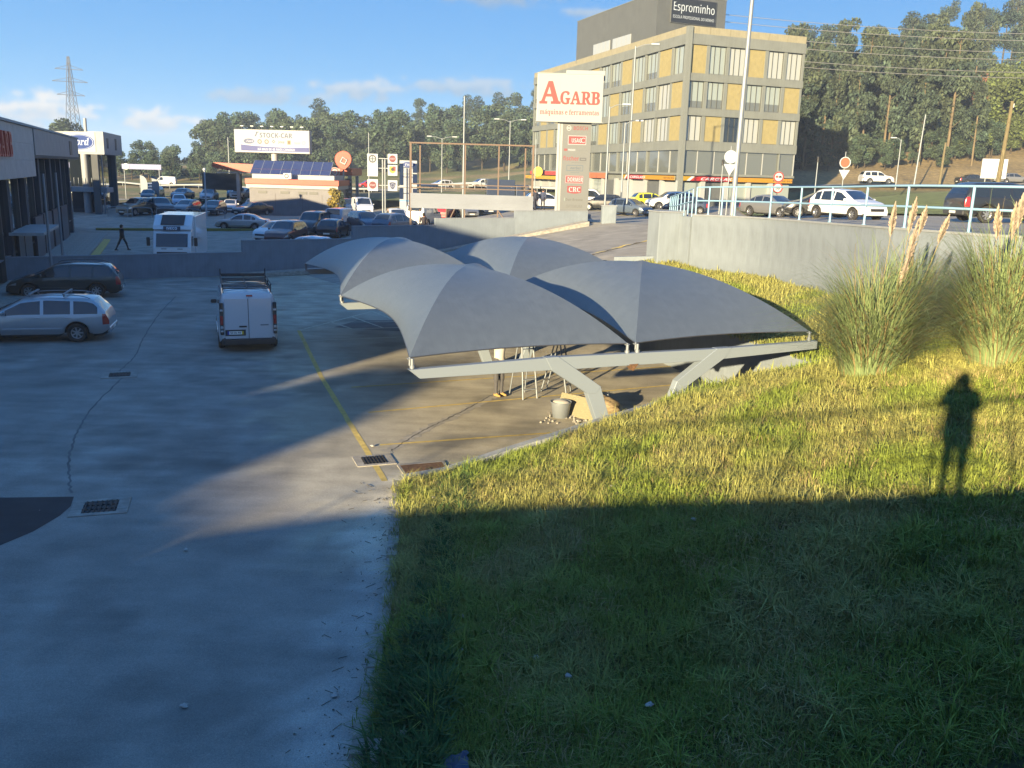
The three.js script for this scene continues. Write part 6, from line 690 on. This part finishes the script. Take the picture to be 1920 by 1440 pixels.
// ---------------------------------------------------------------- grass of the bank
{
  const r = rngOf(501);
  function patch(n, rad, lmin, lmax, w, flop) { const pos = [], idx = []; for (let i = 0; i < n; i++) { const a = r() * 6.283, q = rad * Math.sqrt(r()), x = Math.cos(a) * q, z = Math.sin(a) * q, L = lmin + (lmax - lmin) * r(), t = r() * 6.283, dx = Math.cos(t), dz = Math.sin(t), b = flop * (0.3 + r()), ww = w * (0.6 + 0.7 * r()), o = pos.length / 3, px = -dz * ww, pz = dx * ww; for (const [h, f, k] of [[0, 0, 1], [0.55, 0.3, 0.85], [1, 1, 0.12]]) { const cx = x + dx * L * b * f, cz = z + dz * L * b * f, cy = L * h * (1 - 0.45 * b * f) - 0.01; pos.push(cx - px * k, cy, cz - pz * k, cx + px * k, cy, cz + pz * k); } idx.push(o, o + 1, o + 2, o + 1, o + 3, o + 2, o + 2, o + 3, o + 4, o + 3, o + 5, o + 4); } return geom(pos, idx); }
  const gm = matx('grass', 1, 1, 1, { roughness: 0.95 });
  const dummy = new THREE.Object3D(), c = new THREE.Color();
  const edge = (x, z) => { for (let i = 0; i + 1 < RIM.length; i++) { const [ax, az] = RIM[i], [bx, bz] = RIM[i + 1], dx = bx - ax, dz = bz - az, t = cl(((x - ax) * dx + (z - az) * dz) / (dx * dx + dz * dz)); if (Math.hypot(ax + dx * t - x, az + dz * t - z) < 0.27) return true; } return false; };
  function scatter(name, label, geo, N, where, size, color) { const list = []; let guard = 0; while (list.length < N && guard++ < N * 30) { const [x, z] = where(); if (!inside(BANK, x, z) || edge(x, z)) continue; const s = size(x, z); if (s <= 0) continue; list.push([x, z, s]); } const m = shade(new THREE.InstancedMesh(geo, gm, list.length)); list.forEach(([x, z, s], i) => { dummy.position.set(x, bankH(x, z) - 0.005, z); dummy.rotation.set((r() - 0.5) * 0.3, r() * 6.283, (r() - 0.5) * 0.3); dummy.scale.set(s, s * (0.75 + 0.5 * r()), s); dummy.updateMatrix(); m.setMatrixAt(i, dummy.matrix); color(x, z, c); m.setColorAt(i, c); }); m.name = numbered(name); scene.add(m); tag(m, label, 'grass', null, 'stuff'); }
  const near = () => [-2.2 + r() * 12, -6.4 - r() * 14.5], far = () => [2 + r() * 10, -19 - r() * 20];
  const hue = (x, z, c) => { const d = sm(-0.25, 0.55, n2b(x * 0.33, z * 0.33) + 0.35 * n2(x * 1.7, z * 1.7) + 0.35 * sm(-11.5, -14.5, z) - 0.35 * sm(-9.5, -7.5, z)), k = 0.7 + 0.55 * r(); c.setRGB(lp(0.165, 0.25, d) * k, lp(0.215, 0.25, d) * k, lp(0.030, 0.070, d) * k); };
  scatter('lawn_grass', 'short green and yellowing grass covering the near bank', patch(44, 0.2, 0.05, 0.15, 0.0045, 0.8), 15000, near, () => 0.85 + r() * 0.5, hue);
  scatter('lawn_grass', 'grass on the far part of the bank below the curved wall', patch(34, 0.3, 0.08, 0.22, 0.008, 0.8), 5200, far, () => 0.9 + r() * 0.6, hue);
  scatter('tall_grass', 'longer arching grass tufts scattered over the bank', patch(30, 0.07, 0.16, 0.36, 0.005, 1.1), 2600, near, (x, z) => n2(x * 0.6 + 9, z * 0.6) > -0.1 || x < -0.6 ? 0.7 + r() * 0.6 : 0, (x, z, c) => { hue(x, z, c); c.multiplyScalar(1.05); });
  scatter('straw_grass', 'dry straw coloured blades between the green grass', patch(14, 0.16, 0.08, 0.22, 0.004, 1.0), 3600, near, (x, z) => n2b(x * 0.4, z * 0.4) > -0.25 ? 0.8 + r() * 0.6 : 0, (x, z, c) => { const k = 0.6 + 0.5 * r(); c.setRGB(0.36 * k, 0.29 * k, 0.12 * k); });
  scatter('edge_weeds', 'dark green weeds crowding the kerb at the foot of the bank', patch(40, 0.13, 0.12, 0.3, 0.009, 0.9), 700, () => { const t = r(); return [-1.2 + 0.5 * r() - 0.04 * t, -6.6 - t * t * 10]; }, (x, z) => (z > -10.2 ? 1.0 : 0.55) + r() * 0.5, (x, z, c) => { const k = 0.6 + 0.6 * r(); c.setRGB(0.06 * k, 0.12 * k, 0.03 * k); });
  { const bits = [], q = rngOf(741); for (let k = 0; k < 260; k++) { const x = -15 + q() * 13, z = -8.5 - q() * 26; bits.push(new THREE.TetrahedronGeometry(0.006 + q() * q() * 0.022).scale(1.3, 0.5, 1).rotateY(q() * 6).translate(x, 0.006, z)); } tag(solo('lot_grit', bits, M.concrete, '', ''), 'pale grit and pebbles scattered over the asphalt', 'grit', null, 'stuff'); }
  // leaf bits, grit and twigs washed against the kerb
  { const bits = [], q = rngOf(733); for (let k = 0; k < 420; k++) { const t = q(), i = Math.min(KERB.length - 2, 1 + Math.floor(t * (KERB.length - 2))), u = q(), x = lp(KERB[i][0], KERB[i + 1][0], u) - 0.2 - q() * q() * 0.9, z = lp(KERB[i][1], KERB[i + 1][1], u), s = 0.004 + q() * q() * 0.02; bits.push(q() < 0.2 ? bar([x, 0.012, z], [x + (q() - 0.5) * 0.25, 0.02, z + (q() - 0.5) * 0.25], 0.004, 4) : new THREE.TetrahedronGeometry(s).scale(1.4, 0.35, 1).rotateY(q() * 6).translate(x, 0.008, z)); } tag(solo('kerb_debris', bits, matx('debris', 0.07, 0.06, 0.04), '', ''), 'leaf bits and grit washed along the broken kerb', 'debris', null, 'stuff'); }
  // pampas clumps
  function pampas(label, x, z, n, rad, len, plumes, seed) {
    const q = rngOf(seed), pos = [], idx = [], col = []; for (let i = 0; i < n; i++) { const a = q() * 6.283, q0 = 0.55 * Math.sqrt(q()), L = len * (0.55 + 0.6 * q()), out = rad * (0.35 + 0.85 * q()) * (0.4 + 0.6 * Math.pow(q(), 0.4)), up = L * (0.38 + 0.5 * q()), w = 0.006 + 0.005 * q(), o = pos.length / 3, S = 7, dry = q() < 0.2, k = 0.65 + 0.6 * q(), cc = dry ? [0.22 * k, 0.17 * k, 0.07 * k] : [0.15 * k, 0.205 * k, 0.08 * k]; const tw = (q() - 0.5) * 0.8;
      for (let s = 0; s <= S; s++) { const t = s / S, rr = q0 + out * Math.pow(t, 1.5), hh = up * (1.75 * t - 0.95 * t * t * (0.7 + 0.5 * out / rad)), aa = a + tw * t * t, k2 = w * (1 - t * 0.85); const cx = Math.cos(aa) * rr, cz = Math.sin(aa) * rr; pos.push(cx - Math.sin(aa) * k2, hh - 0.05, cz + Math.cos(aa) * k2, cx + Math.sin(aa) * k2, hh - 0.05, cz - Math.cos(aa) * k2); col.push(...cc, ...cc); } for (let s = 0; s < S; s++) { const b = o + s * 2; idx.push(b, b + 1, b + 2, b + 1, b + 3, b + 2); } }
    const g = thing('pampas_grass', label, 'pampas grass', [x, bankH(x, z), z]); part(g, 'foliage', geom(pos, idx, null, col), matx('pampas_leaf', 1, 1, 1, { vertexColors: true, roughness: 0.7 }));
    for (const [px, pz, h, tx, tz, pl] of plumes) { const top = [px + tx, h, pz + tz], st = [px * 0.4, 0, pz * 0.4]; const f = part(g, 'plume_stalk', bar(st, [lp(st[0], top[0], 1 - pl / h), h - pl, lp(st[2], top[2], 1 - pl / h)], 0.009, 5, 0.006), matx('straw', 0.24, 0.20, 0.09)); const P = [], C = []; for (let i = 0; i < 420; i++) { const t = q(), a = q() * 6.283, pr = 0.075 * Math.sin(Math.PI * Math.min(0.97, 0.12 + t * 0.86)) * (0.4 + 0.6 * q()), bx = lp(lp(st[0], top[0], 1 - pl / h), top[0], t), bz = lp(lp(st[2], top[2], 1 - pl / h), top[2], t), by = h - pl + pl * t, ex = bx + Math.cos(a) * pr, ez = bz + Math.sin(a) * pr, ey = by + 0.07, s = 0.007, k = 0.75 + 0.4 * q(), cc = [0.33 * k, 0.27 * k, 0.21 * k]; P.push(bx, by, bz, ex - Math.sin(a) * s, ey, ez + Math.cos(a) * s, ex + Math.sin(a) * s, ey + 0.03, ez - Math.cos(a) * s); C.push(...cc, ...cc, ...cc); } part(f, 'plume', geom(P, null, null, C), leafMat); }
  }
  pampas('large pampas clump left of the person shadow, with tall pinkish plumes', 6.9, -17.0, 3000, 2.0, 3.3, [[0.1, -0.2, 3.25, 0.1, 0, 0.6], [0.35, 0, 3.35, 0.15, 0, 0.62], [0.42, 0.1, 2.95, 0.12, 0, 0.85], [0.55, -0.1, 3.2, 0.2, 0, 0.5], [0.7, 0, 3.05, 0.45, 0, 0.5], [0.3, 0.3, 2.25, 0.05, 0, 0.5]], 61);
  pampas('right hand pampas clump at the edge with straw plumes', 8.75, -15.9, 3600, 2.1, 3.5, [[-0.35, 0, 2.75, -0.05, 0, 0.55], [-0.15, 0.1, 2.8, 0, 0, 0.6], [-0.05, 0, 2.95, 0.05, 0, 0.55], [0.15, 0.1, 2.7, 0.12, 0, 0.5], [0.3, -0.2, 3.5, 0.2, 0, 0.7], [0.45, 0.1, 3.1, 0.35, 0, 0.6]], 62);
  pampas('low pampas clump behind the two large ones by the wall', 9.0, -20.2, 1500, 1.7, 2.9, [], 63);
}

// ---------------------------------------------------------------- people
function figure(bones, half, res = 84) { // bones: [ax,ay,az,ra,bx,by,bz,rb,[r,g,b]] -> one continuous surface
  const mc = new MarchingCubes(res, new THREE.MeshStandardMaterial(), false, false, 160000), n = mc.size, hs = mc.halfsize, cy = half; mc.isolation = 0;
  const B = bones.map(b => { const d = [b[4] - b[0], b[5] - b[1], b[6] - b[2]], l2 = d[0] ** 2 + d[1] ** 2 + d[2] ** 2 || 1e-9; return { b, d, l2 }; });
  const dist = (x, y, z, one) => { let s = 0, best = 1e9, bi = 0; for (let i = 0; i < B.length; i++) { const { b, d, l2 } = B[i], px = x - b[0], py = y - b[1], pz = z - b[2], t = Math.max(0, Math.min(1, (px * d[0] + py * d[1] + pz * d[2]) / l2)), q = Math.sqrt((px - d[0] * t) ** 2 + (py - d[1] * t) ** 2 + (pz - d[2] * t) ** 2) - (b[3] + (b[7] - b[3]) * t); if (q < best) { best = q; bi = i; } if (q < 0.25) s += Math.exp(-q * 42); } return one ? bi : (s > 0 ? -Math.log(s) / 42 : best); };
  for (let k = 0; k < n; k++) for (let j = 0; j < n; j++) for (let i = 0; i < n; i++) mc.field[i + j * n + k * n * n] = -dist((i - hs) / hs * half, (j - hs) / hs * half + cy, (k - hs) / hs * half);
  mc.update(); const cnt = mc.count ?? mc.geometry.drawRange.count, p = new Float32Array(cnt * 3), nn = mc.normalArray.slice(0, cnt * 3), col = new Float32Array(cnt * 3);
  for (let i = 0; i < cnt; i++) { const x = mc.positionArray[3 * i] * half, y = mc.positionArray[3 * i + 1] * half + cy, z = mc.positionArray[3 * i + 2] * half; p[3 * i] = x; p[3 * i + 1] = y; p[3 * i + 2] = z; col.set(bones[dist(x, y, z, true)][8], 3 * i); }
  const g = new THREE.BufferGeometry(); g.setAttribute('position', new THREE.BufferAttribute(p, 3)); g.setAttribute('normal', new THREE.BufferAttribute(nn, 3)); g.setAttribute('color', new THREE.BufferAttribute(col, 3)); return g;
}
const cloth = matx('cloth', 1, 1, 1, { vertexColors: true, roughness: 0.9 });
const SK = [0.35, 0.2, 0.14];
function person(label, pos, ry, o) { // faces -z before turning
  const { top, leg, shoe, stride = 0, arms = 'down', hair = [0.02, 0.015, 0.01], skin = SK } = o, B = [], s = stride;
  for (const d of [-1, 1]) { const f = d * s; B.push([d * 0.09, 0.92, 0, 0.088, d * 0.1, 0.5, -f * 0.22, 0.062, leg], [d * 0.1, 0.5, -f * 0.22, 0.06, d * 0.1, 0.09, -f * 0.34 + (f < 0 ? 0.12 : 0), 0.042, leg], [d * 0.1, 0.05, -f * 0.34 + (f < 0 ? 0.14 : 0) + 0.03, 0.045, d * 0.11, 0.04, -f * 0.34 - 0.16 + (f < 0 ? 0.12 : 0), 0.035, shoe]);
    if (arms === 'down') B.push([d * 0.19, 1.4, 0, 0.055, d * 0.25, 1.12, f * 0.12, 0.046, top], [d * 0.25, 1.12, f * 0.12, 0.044, d * 0.25, 0.88, f * 0.2 - 0.08, 0.036, top], [d * 0.25, 0.86, f * 0.2 - 0.09, 0.034, d * 0.24, 0.76, f * 0.22 - 0.1, 0.028, skin]);
    if (arms === 'up') B.push([d * 0.19, 1.42, 0, 0.055, d * 0.3, 1.5, -0.22, 0.046, top], [d * 0.3, 1.5, -0.22, 0.044, d * 0.2, 1.72, -0.36, 0.036, top], [d * 0.2, 1.73, -0.37, 0.034, d * 0.18, 1.8, -0.39, 0.028, skin]);
    if (arms === 'phone') B.push([d * 0.2, 1.42, 0, 0.068, d * 0.25, 1.2, -0.14, 0.06, top], [d * 0.25, 1.2, -0.14, 0.056, d * 0.09, 1.5, -0.3, 0.04, top], [d * 0.08, 1.53, -0.31, 0.036, d * 0.05, 1.59, -0.34, 0.028, skin], [d * 0.08, 1.2, 0, 0.13, d * 0.09, 0.78, 0, 0.14, top]); }
  B.push([-0.07, 0.98, 0, 0.115, 0.07, 0.98, 0, 0.115, leg], [0, 1.0, 0.01, 0.13, 0, 1.3, 0, 0.15, top], [-0.1, 1.38, 0, 0.085, 0.1, 1.38, 0, 0.085, top], [0, 1.45, 0, 0.058, 0, 1.54, -0.01, 0.052, skin], [0, 1.58, -0.03, 0.078, 0, 1.64, -0.02, 0.092, skin], [0, 1.6, -0.115, 0.014, 0, 1.575, -0.125, 0.018, skin], [0, 1.665, 0.005, 0.096, 0, 1.63, 0.03, 0.088, hair], [-0.09, 1.6, 0, 0.02, -0.092, 1.58, 0, 0.018, skin], [0.09, 1.6, 0, 0.02, 0.092, 1.58, 0, 0.018, skin]);
  const m = solo('person', figure(B, 0.98), cloth, label, 'person'); m.position.set(...pos); m.rotation.y = ry; return m;
}
person('worker in pale jacket and dark trousers standing under the front canopy', [-0.36, 0, -23.9], -2.4, { top: [0.42, 0.40, 0.36], leg: [0.055, 0.055, 0.06], shoe: [0.30, 0.19, 0.06], arms: 'up' });
person('person in black walking across the shaded yard by the lorry', [-27, 0.02, -61.9], -0.6, { top: [0.015, 0.016, 0.02], leg: [0.012, 0.012, 0.015], shoe: [0.01, 0.01, 0.01], stride: 1 });
person('person in dark clothes standing on the far side of the stepped wall', [-6.5, lowH(-6.5, -63.5), -63.5], 0.5, { top: [0.03, 0.025, 0.03], leg: [0.02, 0.02, 0.03], shoe: [0.01, 0.01, 0.01], stride: 0.4 });
person('person in dark jacket at the right end of the blank board', [1.5, lowH(1.5, -76) + 0.35, -76], 0.5, { top: [0.02, 0.024, 0.04], leg: [0.015, 0.016, 0.03], shoe: [0.01, 0.01, 0.01], stride: 0.3 });
person('person in navy clothes just left of the brand pylon', [2.15, lowH(2.15, -76) + 0.3, -76.4], -0.4, { top: [0.03, 0.04, 0.08], leg: [0.015, 0.016, 0.03], shoe: [0.01, 0.01, 0.01], stride: 0.2 });
// ---------------------------------------------------------------- what stands behind the viewer and casts the shade
{
  person('photographer on the terrace holding a phone up', [-0.13, 4.4, 0.38], -0.35, { top: [0.05, 0.05, 0.06], leg: [0.03, 0.035, 0.05], shoe: [0.02, 0.02, 0.02], arms: 'phone' });
  const g = thing('terrace', 'raised concrete terrace with steel railing behind the viewer', 'terrace', [0, 0, 0], Math.atan2(0.41, 0.912)); // local x along the lip
  part(g, 'retaining_front', boxUV(new THREE.BoxGeometry(32, 4.5, 9).translate(-1, 2.15, 4.2)), M.wallpaint); for (const h of [1.1, 0.72, 0.36]) part(g, 'rail', bar([-16.5, 4.4 + h, -0.2], [14.5, 4.4 + h, -0.2], h > 1 ? 0.03 : 0.014, 6), M.galv); for (let x = -16.5; x <= 14.5; x += 1.55) part(g, 'rail_post', bar([x + 0.9, 4.4, -0.2], [x + 0.9, 5.5, -0.2], 0.022, 6), M.galv);
  const h = thing('industrial_hall', 'large gabled industrial hall standing left of the yard', 'building', [-19.7, 0, 1.1]); const s = new THREE.Shape([[0, 0], [106, 0], [106, 11.9], [53, 18.9], [0, 11.9]].map(p => new THREE.Vector2(...p))); const e = new THREE.ExtrudeGeometry(s, { depth: 45, bevelEnabled: false }); turned(e, V(-0.89, 0, -0.456), V(-0.456, 0, 0.89)); part(h, 'hall_body', boxUV(e), cladGrey); part(h, 'gutter', bar([-0.1, 11.95, 0.05], [-0.1 - 0.456 * 45, 11.95, 0.05 + 0.89 * 45], 0.12, 8), M.galv);
  const behind = (label, x, z, cy, ry, rr, n, seed) => { const bl = [], q = rngOf(seed); for (let k = 0; k < 110; k++) { const a = q() * 6.28, t = q() * 2 - 1, d = rr * Math.sqrt(q()) * Math.sqrt(1 - t * t); bl.push([Math.cos(a) * d, cy + ry * t, Math.sin(a) * d, 0.9, 0.8, 0.9]); } const t = thing('street_tree', label, 'tree', [x, 0, z]); part(t, 'crown', leafCloud(seed + 1, bl, n, 0.7, [0.055, 0.075, 0.03]), leafMat); part(t, 'trunk', cyl(0.4, 0.25, 8), barkDark); };
  behind('large leafy tree standing behind the viewer beside the hall', -41, 46.6, 10.5, 4.5, 3.6, 11000, 909); behind('lower leafy tree added out of view to fill the shadow beside the terrace', -38.1, 48.1, 9.3, 3.5, 2.0, 7000, 919);  // the lower tree is added unseen, only to close a gap in the shadow
}
// ---------------------------------------------------------------- litter and small things in the grass
{
  const paper = matx('paper', 0.36, 0.35, 0.32), lit = [[0.35, -9.3], [-0.55, -10.6], [0.7, -8.75], [-1.0, -8.8], [1.45, -7.9], [2.6, -11.8], [-0.5, -9.7], [1.7, -13.9], [-1.35, -15.2], [5.7, -24.2]];
  const sc = []; for (let v = 0; v < 3; v++) { const g = new THREE.IcosahedronGeometry(0.034, 1), p = g.attributes.position, q = rngOf(40 + v), m = new Map(); for (let i = 0; i < p.count; i++) { const k = [p.getX(i), p.getY(i), p.getZ(i)].map(t => t.toFixed(3)).join(); if (!m.has(k)) m.set(k, 0.55 + q() * 0.9); const f = m.get(k); p.setXYZ(i, p.getX(i) * f * 1.3, p.getY(i) * f * 0.5, p.getZ(i) * f); } g.computeVertexNormals(); sc.push(g); }
  lit.forEach(([x, z], i) => { const m = solo('paper_scrap', sc[i % 3], paper, 'small crumpled scrap of white litter lying in the grass', 'litter', 'litter scraps on the grass bank'); m.position.set(x, bankH(x, z) + 0.09, z); m.rotation.y = i; });
  [[-3.05, -18.95], [-5.1, -13.2], [-1.95, -9.3], [-3.6, -9.0]].forEach(([x, z], i) => { const m = solo('paper_scrap', sc[(i + 1) % 3], paper, 'small scrap of pale litter lying on the asphalt', 'litter', 'litter scraps on the asphalt'); m.position.set(x, 0.03, z); m.rotation.y = i * 2; });
  solo('kerb_fragment', rbox(0.16, 0.22, 0.75, 0.02, 0, 0, 0, 0.25).translate(-1.2, 0.2, -7.75), M.concrete, 'broken pale concrete kerb piece at the bottom of the bank', 'concrete block');
  const st = new THREE.DodecahedronGeometry(0.07, 1).scale(1, 0.7, 1).translate(-1.02, 0.32, -8.15); solo('loose_stone', st, M.concrete, 'loose round stone beside the broken kerb piece', 'stone');
  const nv = grid(8, 14, (s, t) => { const x = -0.57 + s * 0.25, z = -7.1 - t * 0.62; return [x + 0.02 * n2(t * 5, s), bankH(x, z) + 0.14 + 0.025 * n2(s * 3, t * 5), z]; }); solo('reflection_patch', nv, matx('navy_reflection', 0.012, 0.028, 0.075, { roughness: 0.45 }), 'dark blue window reflection painted as a patch on the grass at the bottom', 'painted reflection');  // dark blue smudge, a window reflection painted as a thin sheet
}
scene.fog = new THREE.FogExp2(new THREE.Color(0.6, 0.74, 0.98), 0.0005); // late-afternoon haze
renderer.render(scene, camera);
